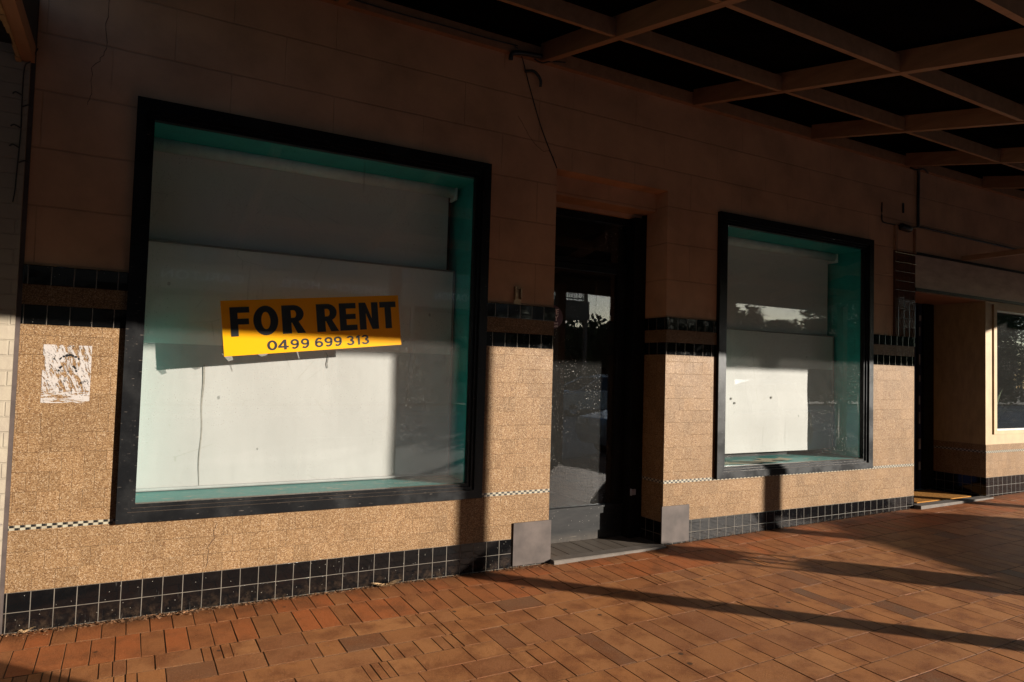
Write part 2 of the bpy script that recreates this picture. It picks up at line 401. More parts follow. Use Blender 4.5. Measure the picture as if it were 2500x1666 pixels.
M['paver'] = m_paver(); M['bed'] = simple('paver_joint_dirt', (.050, .029, .017), .9, .4, 30, bumpy=.4)
M['brick'] = m_brickpaint()
M['grey'] = simple('grey_stone_tile', (.064, .048, .041), .6, .4, 5, .2, bumpy=.08)
M['concrete'] = simple('concrete', (.105, .085, .07), .8, .2, 9, .3, bumpy=.4)
M['deck'] = m_timber('weathered_deck', (.11, .088, .07), (1, .15, 1))
def m_sign():
    t = NT('sign_yellow'); p = t.bsdf((.80, .42, .001), .35, .3)
    tl = t.n('ShaderNodeBsdfTranslucent'); tl.inputs[0].default_value = (.98, .48, .002, 1)
    mx = t.n('ShaderNodeMixShader'); mx.inputs[0].default_value = .42; t.L.new(p, mx.inputs[1]); t.L.new(tl.outputs[0], mx.inputs[2]); return t.done(mx.outputs[0])
M['yellow'] = m_sign()
M['signblack'] = simple('sign_black', (.006, .006, .006), .4, .05, 3)
M['tape'] = None
M['cable'] = simple('black_cable', (.010, .010, .010), .5, .1, 8)
M['metal'] = simple('tarnished_metal', (.30, .19, .10), .35, .2, 20, .5, .6)
M['steel'] = simple('lock_steel', (.36, .38, .44), .4, .1, 20, .5, .3)
M['cream'] = m_timber('cream_paint', (.36, .235, .11), (.5, 1, .3)); M['cream_dk'] = m_timber('tan_panel_paint', (.50, .36, .27), (.3, 1, 1))
M['brown_tile'] = m_blacktile('brown_pilaster_tile', (.045, .024, .016), 0, 0, .105, (.075, .033, .021))
M['mat'] = simple('coir_mat', (.33, .145, .03), .9, .3, 40, .1, bumpy=1.0)
M['navy'] = simple('navy_paint', (.012, .016, .05), .4, .2, 5)
M['street_bounce'] = simple('pale_bounce_road', (.33, .31, .285), .85, .18, 25, .3, bumpy=.5)  # unseen street made pale so it bounces sun onto the shaded front
M['leaf'] = simple('leaf', (.055, .075, .028), .6, .45, 1.3); M['bark'] = simple('bark', (.10, .075, .055), .9, .3, 6, .2, bumpy=.5)
M['deadleaf'] = simple('dead_leaf', (.17, .085, .042), .8, .85, 60, .2); M['straw'] = simple('straw', (.36, .23, .12), .8, .4, 40, .2)
M['carpaint'] = simple('car_paint', (.42, .43, .44), .25, .03, 3, .5, .3, coat=.8); M['tyre'] = simple('tyre_rubber', (.02, .02, .02), .8, .2, 9)
M['carglass'] = simple('car_glass', (.012, .014, .016), .05, .1, 2, .8); M['lamp'] = simple('lamp_lens', (.6, .58, .52), .15, .05, 5, .6)
M['red'] = simple('tail_lens', (.35, .02, .015), .2, .1, 5, .6); M['bin'] = simple('bin_green', (.03, .07, .05), .45, .15, 6)
M['hotel'] = m_masonry('hotel_render', (.36, .30, .24)); M['hotel_trim'] = simple('hotel_trim', (.20, .14, .10), .6, .1, 4); M['iron'] = simple('iron_rail', (.02, .02, .02), .5, .1, 4)
M['hletter'] = simple('hotel_letter', (.72, .70, .66), .5, .05, 4)
def m_sill():
    t = NT('flaking_teal_sill'); fl = t.sstep(t.noise(17, 6, .75, t.scale(t.pos, (.35, 1, 1))), .56, .64)
    col = t.mix(fl, (.075, .26, .24), (.40, .33, .26)); col = t.mix(t.math('MULTIPLY', t.sstep(t.noise(8, 4), .5, .7), .5), col, (.20, .30, .27))
    return t.done(t.bsdf(col, .5, .3, t.bump(fl, .4, .003)))
M['sill'] = m_sill()
def m_tape():
    t = NT('clear_tape'); tr = t.n('ShaderNodeBsdfTransparent'); tr.inputs[0].default_value = (.93, .93, .92, 1)
    p = t.bsdf((.30, .29, .26), .25, .6); mx = t.n('ShaderNodeMixShader'); t.put(mx.inputs[0], t.math('ADD', .18, t.math('MULTIPLY', t.noise(60, 4), .35)))
    t.L.new(tr.outputs[0], mx.inputs[1]); t.L.new(p, mx.inputs[2]); return t.done(mx.outputs[0])
M['tape'] = m_tape()
def m_poster():
    t = NT('torn_poster'); x, y, z = t.sep()
    v = t.comb(t.math('ADD', x, t.math('MULTIPLY', z, .35)), y, z)
    n = t.noise(30, 5, .7, t.scale(v, (1.9, 1, .55)), .5); n2 = t.noise(11, 4, .6)
    low = t.math('SUBTRACT', 1, t.sstep(z, 1.24, 1.36))
    n3 = t.noise(44, 4, .7, t.scale(t.pos, (.35, 1, 2.4)), .3)
    a = t.math('ADD', t.math('MULTIPLY', n, t.math('SUBTRACT', 1, low)), t.math('MULTIPLY', n3, low))
    # more is torn away in the middle
    cx = t.math('ABSOLUTE', t.math('SUBTRACT', x, .187)); mid = t.math('SUBTRACT', 1, t.sstep(cx, .02, .10))
    a = t.math('ADD', a, t.math('MULTIPLY', mid, -.03)); a = t.math('ADD', a, t.math('MULTIPLY', t.math('SUBTRACT', n2, .5), .25))
    keep = t.math('GREATER_THAN', a, .468)
    ink = t.sstep(t.noise(75, 5, .7, t.scale(v, (1, 1, .8)), .8), .58, .63)
    col = t.mix(ink, (.33, .29, .265), (.02, .018, .018))
    tr = t.n('ShaderNodeBsdfTransparent'); mx = t.n('ShaderNodeMixShader'); t.put(mx.inputs[0], keep)
    t.L.new(tr.outputs[0], mx.inputs[1]); t.L.new(t.bsdf(col, .7, .2), mx.inputs[2]); return t.done(mx.outputs[0])
M['poster'] = m_poster()

def G(x):  # footpath level along the shop wall
    return -.015 if x < 3 else -.015 + .0152*(x-3)

# ------------------------------------------------------------------ shop building
shop = thing('shop_building', 'vacant shop with two black framed windows, terrazzo tiles below and brown painted masonry above', 'building', (4.1, .3, 0))
XL, XR = -.04, 8.322
W1 = (.465, 2.821); W2 = (5.216, 7.518); DR = (3.433, 4.607)
I1 = (.561, 2.709, .645, 2.934); I2 = (5.346, 7.402, .655, 2.916)   # clear openings
w = MB(); T = .28
def wall_strip(x0, x1, z0, z1): w.box(x0, x1, 0.0, T, z0, z1)
ZT = 4.75
wall_strip(XL, .52, -.1, ZT); wall_strip(.52, 2.765, -.1, .60); wall_strip(.52, 2.765, 2.985, ZT)
wall_strip(2.765, DR[0]-.008, -.1, ZT)
wall_strip(DR[0]-.008, DR[1]+.008, 3.126, ZT)
wall_strip(DR[1]+.008, 5.29, -.1, ZT); wall_strip(5.29, 7.49, -.1, .612); wall_strip(5.29, 7.49, 2.968, ZT); wall_strip(7.49, XR-.008, -.1, ZT)
# render skin on the door returns above the tiles
w.box(DR[0]-.0078, DR[0], .002, T, 2.003, 3.126); w.box(DR[1], DR[1]+.0078, .002, T, 2.003, 3.126)
# lintel block over the door with stepped soffit
w.box(DR[0]-.007, DR[1]+.007, .155, T+.1, 2.965, 3.16); w.box(DR[0]-.006, DR[1]+.006, .36, .5, 2.925, 3.0)
w.build('wall', M['wall'], shop)
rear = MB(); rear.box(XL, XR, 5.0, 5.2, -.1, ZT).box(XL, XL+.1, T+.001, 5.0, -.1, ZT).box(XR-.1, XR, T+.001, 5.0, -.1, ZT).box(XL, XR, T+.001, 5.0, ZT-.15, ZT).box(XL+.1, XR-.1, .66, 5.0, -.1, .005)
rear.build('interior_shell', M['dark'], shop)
up, md = [], []
for z0, z1, yf, mat, nm in ((.569, 1.670, -.007, 'terr', 'terrazzo_tiling'), (1.780, 1.891, -.009, 'terr_dk', 'terrazzo_band')):
    for k, (a, b) in enumerate(((XL, .465), (2.821, DR[0]), (DR[1], 5.216), (7.518, XR))):
        m = MB().box(a, b, yf, -.0004, z0, z1)
        if k == 1: m.box(b-.007, b, 0, T, z0, z1)
        if k == 2: m.box(a, a+.007, 0, T, z0, z1)
        if k == 3: m.box(b-.007, b, 0, T, z0, z1)
        m.build(nm, M[mat], shop)
for a, b in ((XL, DR[0]), (DR[1], XR)):
    m = MB().box(a, b, -.007, -.0004, .207, .541)
    if a < 1: m.box(DR[0]-.007, DR[0], 0, T, .2, .541)
    else: m.box(DR[1], DR[1]+.007, 0, T, .207, .541).box(XR-.007, XR, 0, T, .2, .541)
    m.build('terrazzo_tiling', M['terr'], shop)
ck = MB()
for a, b in ((XL, DR[0]), (DR[1], XR)): ck.box(a, b, -.0078, -.0004, .541, .569)
ck.box(DR[1], DR[1]+.0078, 0, T, .541, .569)
ck.build('checker_strip', M['chk'], shop)
for z0, z1, yf in ((1.670, 1.780, -.0085), (1.891, 2.0, -.02)):
    e = .006 if z1 > 1.9 else 0
    for k, (a, b) in enumerate(((XL, .465), (2.821, DR[0]+e), (DR[1]-e, 5.216), (7.518, XR))):
        m = MB().box(a, b, yf, -.0004, z0, z1)
        if k == 1: m.box(DR[0]-.006, DR[0]+e, 0, T, z0, z1)
        if k == 2: m.box(DR[1]-e, DR[1]+.0079, 0, T, z0, z1)
        if k == 3: m.box(XR-.0079, XR, 0, T, z0, z1)
        m.build('black_tile_belt', M['belt'], shop, bevel=.004)
sk = MB(); sk.box(XL, DR[0], -.0088, -.0004, -.08, .207).box(DR[1], XR, -.0088, -.0004, -.08, .207).box(DR[1], DR[1]+.0085, 0, T, -.08, .207).box(XR-.0085, XR, 0, T, -.08, .207)
sk.build('black_tile_skirting', M['black'], shop)
for x0, x1, z0, z1 in ((3.109, 3.449, .002, .326), (4.584, 4.902, .028, .347)):
    MB().box(x0, x1, -.022, -.0093, z0, z1).build('kick_tile', M['grey'], shop, bevel=.0015)

def window(W, I, zo, xr_in, blind_y, part_glass):
    """black architrave with two stepped beads, glass, teal display box behind"""
    f = MB(); x0, x1 = W; z0, z1 = zo; a0, a1, b0, b1 = I
    d0 = (a0-x0); 
    def ring(o, i, yf, yb):   # o,i = (x0,x1,z0,z1)
        # mitred frame: four pieces
        for P in (((o[0],o[2]),(o[1],o[2]),(i[1],i[2]),(i[0],i[2])), ((o[1],o[2]),(o[1],o[3]),(i[1],i[3]),(i[1],i[2])),
                  ((o[1],o[3]),(o[0],o[3]),(i[0],i[3]),(i[1],i[3])), ((o[0],o[3]),(o[0],o[2]),(i[0],i[2]),(i[0],i[3]))):
            f.prism(P, 'y', yf, yb)
    k = lambda q: (x0+(a0-x0)*q, x1+(a1-x1)*q, z0+(b0-z0)*q, z1+(b1-z1)*q)
    ring(k(0), k(.60), -.040, -.0002); ring(k(.6002), k(.80), -.022, .03); ring(k(.8002), k(1), -.006, .04)
    win = f.build('window', M['frame'], shop)
    MB().box(a0-.012, a1+.012, .022, .028, b0-.012, b1+.012).build('pane', part_glass, win)
    r = MB(); D = .55; s = .02
    r.box(xr_in, xr_in+.02, .045, D, b0-.02, b1+.02); r.box(a0-.05, a0-.03, .045, D, b0-.02, b1+.02)
    r.box(a0-.03, xr_in, .045, D, b1+.0, b1+.02)
    r.build('reveal_lining', M['teal'], win)
    MB().box(a0-.03, xr_in, .045, D, b0-.022, b0-.001).build('display_sill', M['sill'], win)
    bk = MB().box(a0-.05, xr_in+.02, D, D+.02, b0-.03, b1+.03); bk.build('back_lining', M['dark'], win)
    return win
window(W1, I1, (.541, 3.048), 2.752, .40, M['glass'])
window(W2, I2, (.556, 3.022), 7.475, .40, M['glass2'])

# door in its recess
dm = MB(); YD = .385
dm.box(DR[0]+.02, 4.47, YD, YD+.045, .022, .10).box(DR[0]+.02, 4.47, YD-.012, YD+.045, .1004, .30).box(DR[0]+.02, 4.47, YD-.02, YD+.03, .3004, .315)
door = dm.build('door', M['door'], shop)
st = MB(); st.box(4.365, 4.47, YD+.001, YD+.045, .3155, 2.40).box(DR[0]+.02, 3.55, YD+.001, YD+.045, .3155, 2.40).box(DR[0]+.02, 4.47, YD+.0005, YD+.045, 2.4004, 2.455)
st.build('stile', M['frame'], door)
MB().box(3.55, 4.365, YD+.02, YD+.026, .316, 2.40).build('pane', M['doorglass'], door)
jm = MB(); jm.box(4.475, 4.606, T+.004, .46, .0, 2.922).box(DR[0]+.001, DR[0]+.018, T+.004, .46, 0, 2.922).box(DR[0]+.0182, 4.4748, YD-.01, .46, 2.46, 2.50).box(DR[0]+.0182, 4.4748, YD+.0, .46, 2.86, 2.923)
jam = jm.build('door_frame', M['frame'], shop)
MB().box(DR[0]+.018, 4.475, YD+.02, YD+.026, 2.50, 2.86).build('transom_pane', M['doorglass'], jam)
MB().box(4.485, 4.53, T-.012, T+.003, .405, .455).box(4.477, 4.485, T-.014, T+.003, .40, .46).build('lock_plate', M['steel'], jam)
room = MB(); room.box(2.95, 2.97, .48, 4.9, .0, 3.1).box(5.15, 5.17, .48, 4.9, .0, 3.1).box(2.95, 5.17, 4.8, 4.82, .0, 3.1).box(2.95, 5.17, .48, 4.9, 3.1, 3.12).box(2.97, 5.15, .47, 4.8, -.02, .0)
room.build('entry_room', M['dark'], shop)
th = MB(); th.box(DR[0]+.012, DR[1]-.012, -.075, .035, -.06, .022).box(DR[0]+.012, 4.575, -.083, -.0755, -.06, .0185)
th.build('threshold', M['concrete'], shop, bevel=.003)
dk = MB(); x = DR[0]+.001
while x < DR[1]-.02:
    x2 = min(x+.118, DR[1]-.001); dk.box(x+.003, x2-.003, .0355, YD+.05, -.05, .0195+R.uniform(-.0015, .0015)); x = x2
dk.build('entry_deck', M['deck'], shop)
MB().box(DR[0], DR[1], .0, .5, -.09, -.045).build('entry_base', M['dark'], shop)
# plaster crack beside the first window and by the door
cr = MB()
for pts in ([(.30,3.62),(.285,3.45),(.29,3.30),(.26,3.22),(.225,3.17),(.23,3.02),(.215,2.95)], [(3.06,3.48),(3.12,3.40),(3.17,3.33),(3.24,3.27),(3.30,3.24),(3.35,3.26),(3.40,3.20)], [(1.01,.50),(.99,.44),(1.0,.42),(.97,.36),(.96,.24)]):
    q = []
    for i in range(len(pts)-1):
        for s in range(4):
            k = s/4; q.append((pts[i][0]*(1-k)+pts[i+1][0]*k+R.uniform(-.006,.006), -.0005 if pts[0][1] > 1 else -.0075, pts[i][1]*(1-k)+pts[i+1][1]*k))
    q.append((pts[-1][0], q[-1][1], pts[-1][1])); MB().tube(q, .0015, 5).build('wall_crack', M['cracktone'], shop)

# ------------------------------------------------------------------ things in the windows
def roller(name, label, x0, x1, zr, zb, xc0, xc1):
    t = thing(name, label, 'blind', ((x0+x1)/2, .42, zr), 'roller blinds in the shop windows')
    MB().tube([(x0, .40, zr), (x1, .40, zr)], .048, 20).build('roll', M['roll'], t, smooth=True)
    c = MB(); n = 24
    for i in range(n):
        a, b = xc0+(xc1-xc0)*i/n, xc0+(xc1-xc0)*(i+1)/n
        fa, fb = .455+.004*math.sin(i*.9), .455+.004*math.sin((i+1)*.9)
        c.quad([(a, fa, zb), (b, fb, zb), (b, fb, zr-.01), (a, fa, zr-.01)])
        c.quad([(a, fa+.002, zb), (b, fb+.002, zb), (b, fb+.002, zr-.01), (a, fa+.002, zr-.01)])
    c.build('blind_cloth', M['blind'], t)
    MB().box(x1, x1+.012, .345, .47, zr-.07, zr+.07).build('end_bracket', M['roll'], t)
    return t
roller('roller_blind', 'wide grey roller blind hanging in the large left window above the for rent sign', .50, 2.705, 2.908, 2.0, .50, 2.69)
roller('roller_blind', 'narrower grey roller blind hanging in the right hand window near the shop end', 5.28, 7.435, 2.885, 1.7, 5.28, 7.42)
def board(label, x0, x1, z0, z1, y, rail):
    o = thing('window_board', label, 'board', ((x0+x1)/2, y, z0))
    c = MB(); nx, nz = 30, 14
    P = lambda i, j, d: (x0+(x1-x0)*i/nx, y+d+.003*math.sin(i*.7+j*.35)+.002*math.sin(j*1.1), z0+(z1-z0)*j/nz)
    for i in range(nx):
        for j in range(nz):
            c.quad([P(i,j,0), P(i+1,j,0), P(i+1,j+1,0), P(i,j+1,0)])
    c.box(x0, x1, y+.012, y+.016, z0, z1)
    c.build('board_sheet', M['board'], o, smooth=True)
    MB().box(x0+.002, x1-.002, y-.0092, y-.0080, 1.603, z1-.001).build('shade_lift_sheet', M['board_shade_lift'], o)  # paler board colour above the awning shadow line, brightens the shaded half
    D = simple('board_stain', (.13, .12, .10), .7, .3, 30)
    if rail:
        m = MB(); n = 26
        for i in range(n):
            a = 1.47-.0345*i; b = a-.0345; wa = .011*(1-i/n)+.002; wb = .011*(1-(i+1)/n)+.002; cx = .93+.004*math.sin(i*.6); cxb = .93+.004*math.sin(i*.6+.6)
            m.quad([(cx-wa*.5, y-.0055, a), (cx+wa*.5, y-.0055, a), (cxb+wb*.5, y-.0055, b), (cxb-wb*.5, y-.0055, b)])
        m.build('drip_stain', simple('drip_tint', (.215, .195, .165), .7, .25, 40), o)
        for pts in ([(1.74,1.58),(1.755,1.54),(1.748,1.50),(1.755,1.47)],): MB().tube([(p, y-.004, q) for p, q in pts], .0028, 5).build('paper_crease', D, o)
    else:
        for cx, cz in ((5.85,1.27),(5.90,1.225),(6.44,1.285)): MB().prism([(cx+.009*math.cos(a), cz+.013*math.sin(a)) for a in [k*.6283 for k in range(10)]], 'y', y-.0065, y-.005).build('nail_hole', D, o)
    e = MB().box(x0, x1, y-.012, y+.008, z1+.0005, z1+.012).box(x1+.0005, x1+.014, y-.014, y+.008, z0, z1+.012)
    if rail: e.tube([(x0, y-.01, z0+.004), (x1, y-.01, z0+.004)], .011, 10)
    e.build('board_edge', M['rail'], o)
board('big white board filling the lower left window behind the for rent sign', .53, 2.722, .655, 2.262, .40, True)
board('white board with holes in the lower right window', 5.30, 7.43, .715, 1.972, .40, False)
hl = None
# papers on the right sill
pp = thing('paper_sheets', 'faded paper sheets lying on the sill of the right window', 'paper', (5.9, .2, .656))
c = MB()
for i in range(6):
    cx, cy, a = 5.55+.17*i+R.uniform(-.03,.03), .2+R.uniform(-.06,.06), R.uniform(-.5,.5); z = .6585+.0012*i
    q = [(cx+math.cos(a)*u-math.sin(a)*v, cy+math.sin(a)*u+math.cos(a)*v) for u, v in ((-.1,-.07),(.1,-.07),(.1,.07),(-.1,.07))]
    c.prism(q, 'z', z, z+.0008)
c.build('sheet', simple('faded_paper', (.33, .27, .19), .8, .25, 14), pp)

# ------------------------------------------------------------------ FOR RENT sign
sg_tl = Vector((.972, 0, 1.875)); sg_tr = Vector((2.134, 0, 2.001)); sg_bl = Vector((1.010, 0, 1.526))
ux = (sg_tr-sg_tl); uz = (sg_bl-sg_tl)
SY = .0175
def SP(u, v, y): p = sg_tl+ux*u+uz*v; return (p.x, y, p.z)
sign = thing('rent_sign', 'yellow FOR RENT sign with black letters and phone number, tilted on the left window', 'sign', SP(.5, .5, SY))
b = MB(); b.hexa([SP(0,1,SY), SP(1,1,SY), SP(1,1,SY+.003), SP(0,1,SY+.003), SP(0,0,SY), SP(1,0,SY), SP(1,0,SY+.003), SP(0,0,SY+.003)])
b.build('sign_panel', M['yellow'], sign)
def arcpts(cx, cy, rx, ry, a0, a1, n=14): return [(cx+rx*math.cos(rad(a0+(a1-a0)*i/n)), cy+ry*math.sin(rad(a0+(a1-a0)*i/n))) for i in range(n+1)]
def strip(outer, inner): return [[outer[i], outer[i+1], inner[i+1], inner[i]] for i in range(len(outer)-1)]
def glyph(ch, s=.39):
    """list of convex polygons in a unit box (x 0..1, y 0..1), s = stem width"""
    if ch == 'F': return [[(0,0),(s,0),(s,1),(0,1)], [(s,.80),(1,.80),(1,1),(s,1)], [(s,.40),(.95,.40),(.95,.60),(s,.60)]]
    if ch == 'E': return [[(0,0),(s,0),(s,1),(0,1)], [(s,.80),(.96,.80),(.96,1),(s,1)], [(s,.41),(.93,.41),(.93,.60),(s,.60)], [(s,0),(1,0),(1,.20),(s,.20)]]
    if ch == 'T': return [[(0,.79),(1,.79),(1,1),(0,1)], [(.5-s/2,0),(.5+s/2,0),(.5+s/2,.79),(.5-s/2,.79)]]
    if ch == 'N': return [[(0,0),(s*.9,0),(s*.9,1),(0,1)], [(1-s*.9,0),(1,0),(1,1),(1-s*.9,1)], [(s*.9,1),(s*.9,.60),(1-s*.9,0),(1-s*.9,.40)]]
    if ch == 'O': return strip(arcpts(.5,.5,.5,.515,0,360,32), arcpts(.5,.5,.5-s*.82,.30,0,360,32))
    if ch == 'R':
        g = [[(0,0),(s,0),(s,1),(0,1)], [(s,.82),(.50,.82),(.50,1),(s,1)], [(s,.38),(.50,.38),(.50,.55),(s,.55)]]
        g += strip(arcpts(.50,.69,.44,.31,-90,90,14), arcpts(.50,.685,.44-s*.84,.135,-90,90,14))
        g += [[(.42,.38),(.70,.42),(1,0),(.63,0)]]
        return g
lt = MB()
VT, VB = .125, .655
for ch, u0, u1 in (('F',.042,.143),('O',.160,.292),('R',.312,.440),('R',.503,.628),('E',.635,.738),('N',.752,.868),('T',.878,.980)):
    for poly in glyph(ch):
        for y in (SY-.0012,):
            lt.quad([SP(u0+(u1-u0)*p[0], VB+(VT-VB)*p[1], y) for p in poly])
lt.build('sign_lettering', M['signblack'], sign)
def digit(ch):
    if ch == '0': return strip(arcpts(.5,.5,.5,.5,0,360,30), arcpts(.5,.5,.235,.315,0,360,30))
    if ch == '6': return strip(arcpts(.5,.325,.5,.325,0,360,28), arcpts(.5,.325,.235,.145,0,360,28)) + strip(arcpts(.545,.5,.545,.5,52,190,16), arcpts(.545,.5,.285,.325,52,190,16))
    if ch == '9': return [[(1-x, 1-y) for x, y in p] for p in digit('6')]
    if ch == '3': return strip(arcpts(.46,.735,.45,.265,165,-88,18), arcpts(.46,.735,.205,.095,165,-88,18)) + strip(arcpts(.48,.29,.50,.29,88,-165,20), arcpts(.48,.29,.24,.115,88,-165,20))
    if ch == '4': return [[(.55,0),(.80,0),(.80,1),(.55,1)], [(0,.195),(1,.195),(1,.37),(0,.37)], [(0,.37),(.27,.37),(.55,.72),(.55,1)]]
    if ch == '1': return [[(.42,0),(1,0),(1,1),(.42,1)], [(.42,1),(.42,.77),(0,.66),(0,.84)]]
nb = MB()
for ch, x0, x1 in (('0',612,712),('4',720,826),('9',846,932),('9',952,1038),('6',1098,1184),('9',1199,1285),('9',1299,1385),('3',1438,1524),('1',1545,1585),('3',1603,1690)):
    u0, u1 = (x0-195)/1862, (x1-195)/1862
    for k, poly in enumerate(digit(ch)): nb.quad([SP(u0+(u1-u0)*p[0], .945+(.76-.945)*p[1], SY-.0013-.00002*(k % 2)) for p in poly])
nb.build('sign_phone_number', M['signblack'], sign)
for P in ([(-.012,.94),(.04,1.0),(.045,1.07),(.02,1.09)], [(.17,1.0),(.23,.99),(.215,1.03),(.19,1.045)], [(.378,.99),(.386,.99),(.394,1.13),(.389,1.135)]):
    MB().prism([(SP(u,v,0)[0], SP(u,v,0)[2]) for u, v in P], 'y', .0207, .0213).build('tape', M['tape'], sign)

# torn poster, sticker
ps = MB(); ps.box(.072, .303, -.0088, -.0072, 1.236, 1.562)
pos = ps.build('torn_poster', M['poster'], base=(.187, -.008, 1.4)); ink = MB()
def blot(x, z, w, h, a=0.0, n=9):
    q = []
    for i in range(n):
        b = 6.283*i/n; rr = R.uniform(.65, 1.15); u, v = w*rr*math.cos(b), h*rr*math.sin(b); q.append((x+u*math.cos(a)-v*math.sin(a), -.0092, z+u*math.sin(a)+v*math.cos(a)))
    ink.quad(q)
for i in range(7):
    k = (i-3)/3; blot(.198+.043*k, 1.506-.020*k*k, .009, .006+.003*(1-abs(k)), -.7*k)
for sx in (-1, 1):
    for i in range(3): blot(.190+sx*(.030+.006*i), 1.440-.010*i*i*.6, .008, .006, -sx*.6)
for i in range(60): blot(R.uniform(.08,.295), R.uniform(1.29,1.55), R.uniform(.0015,.005), R.uniform(.001,.0025), R.uniform(-1.5,1.5), 6)
for i in range(4): blot(.255+.006*i, 1.348+.003*i, .0018, .014, -.3, 6)
for i in range(5): blot(R.uniform(.15,.22), R.uniform(1.29,1.42), .0012, .018, R.uniform(-.4,.4), 6)
ink.build('poster_print', M['signblack'], pos); tag(pos, 'torn white paper poster with black print pasted on the left terrazzo pier', 'poster')
stk = thing('door_sticker', 'round dark sticker with pale lettering stuck on the door glass beside the pier', 'sticker', (3.675, YD+.0195, 1.965))
c = MB(); pol = [(3.675+.112*math.cos(a*math.pi/18), 1.965+.105*math.sin(a*math.pi/18)) for a in range(36)]
c.prism(pol, 'y', YD+.0185, YD+.0195); c.build('sticker_disc', simple('sticker_plum', (.10, .03, .045), .4, .2, 30), stk)
tx = MB()
for s, zz, sz in (('LOVE', 2.012, .062), ('PLAY', 1.957, .062), ('PARTICIPATING', 1.913, .021), ('BUSINESS', 1.888, .021)):
    vs, fs = text_mb(s, sz, sz*.03, 0.0)
    mxx = max(v.x for v in vs); n0 = len(tx.v); xr = 3.742 if sz > .05 else 3.738
    tx.v += [(xr+(v.x-mxx), YD+.0178, zz+v.y+.12*(v.x-mxx)) for v in vs]; tx.f += [tuple(i+n0 for i in f) for f in fs]; tx.a += [0.0]*len(fs)
tx.build('sticker_lettering', simple('sticker_pink', (.75, .62, .58), .5, .05, 5), stk)
# small metal bracket screwed to the middle pier
br = MB(); br.box(3.064, 3.125, -.004, -.0005, 2.006, 2.137).box(3.064, 3.076, -.028, -.0042, 2.035, 2.137).box(3.115, 3.125, -.024, -.0042, 2.045, 2.137).box(3.0762, 3.1148, -.026, -.0042, 2.125, 2.137)
o = br.build('wall_bracket', M['metal'], base=(3.095, 0, 2.006)); tag(o, 'small brass coloured metal holder fixed above the black belt left of the door', 'bracket')

# ------------------------------------------------------------------ awning
AW = thing('street_awning', 'dark street awning of brown beams and purlins under black sheeting on kerb posts', 'awning', (6, -2.2, 3.944))
Z0, SL, DA = 3.944, .215, 4.5
bz = lambda y: Z0 + SL*y
bxs = [1.63+1.615*i for i in range(0, 15)]
for i, bx in enumerate(bxs):
    h = MB(); wd = .030; L = -DA if bx < 13.4 else -2.9
    h.hexa([(bx-wd,L,bz(L)), (bx+wd,L,bz(L)), (bx+wd,-.052,bz(-.052)), (bx-wd,-.052,bz(-.052)), (bx-wd,L,bz(L)+.145), (bx+wd,L,bz(L)+.145), (bx+wd,-.052,bz(-.052)+.145), (bx-wd,-.052,bz(-.052)+.145)])
    h.build('beam', M['beam'], AW)
for k, y in enumerate((-1.0, -1.94, -2.88, -3.82)):
    for i in range(len(bxs)-1):
        if (y < -2.0 and bxs[i+1] > 13.4): continue
        a, b = bxs[i]+.0305, bxs[i+1]-.0305; h = MB(); z = bz(y)+.006+R.uniform(-.004, .004); t = .022
        h.hexa([(a,y-t,z-SL*t), (b,y-t,z-SL*t), (b,y+t,z+SL*t), (a,y+t,z+SL*t), (a,y-t,z+.112), (b,y-t,z+.112), (b,y+t,z+.121), (a,y+t,z+.121)])
        h.build('purlin', M['beam'], AW)
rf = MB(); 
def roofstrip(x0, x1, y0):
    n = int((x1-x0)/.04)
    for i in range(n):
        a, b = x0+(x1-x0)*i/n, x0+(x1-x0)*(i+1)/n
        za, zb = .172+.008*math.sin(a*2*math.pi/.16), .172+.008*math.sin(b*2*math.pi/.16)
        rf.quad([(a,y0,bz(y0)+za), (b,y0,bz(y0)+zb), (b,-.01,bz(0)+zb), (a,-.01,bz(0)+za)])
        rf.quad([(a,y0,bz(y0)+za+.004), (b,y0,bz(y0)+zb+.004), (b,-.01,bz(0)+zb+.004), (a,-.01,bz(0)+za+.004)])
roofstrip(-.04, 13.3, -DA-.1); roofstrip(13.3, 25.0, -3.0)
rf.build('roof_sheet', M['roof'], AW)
fa = MB().box(-.04, 13.3, -DA-.14, -DA-.002, 2.894, 3.22); fa.build('fascia', M['fascia'], AW)
fb = MB().box(13.3, 25, -3.04, -2.905, 3.02, 3.5).box(13.28, 13.3, -DA, -2.9, 3.1, 3.45); fb.build('fascia', M['fascia'], AW)
ld = MB().box(-.04, 8.30, -.05, -.0005, 3.944, 4.05).box(8.302, 25, -.045, -.0005, 3.944, 4.05); ld.build('ledger', M['beam'], AW)
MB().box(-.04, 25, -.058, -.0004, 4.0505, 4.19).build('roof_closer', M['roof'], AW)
for px in (3.66, 6.89, 10.12, 13.35):
    p = MB().box(px-.07, px+.07, -4.47, -4.33, -.12, 3.0); p.build('post', M['post'], AW, bevel=.008)

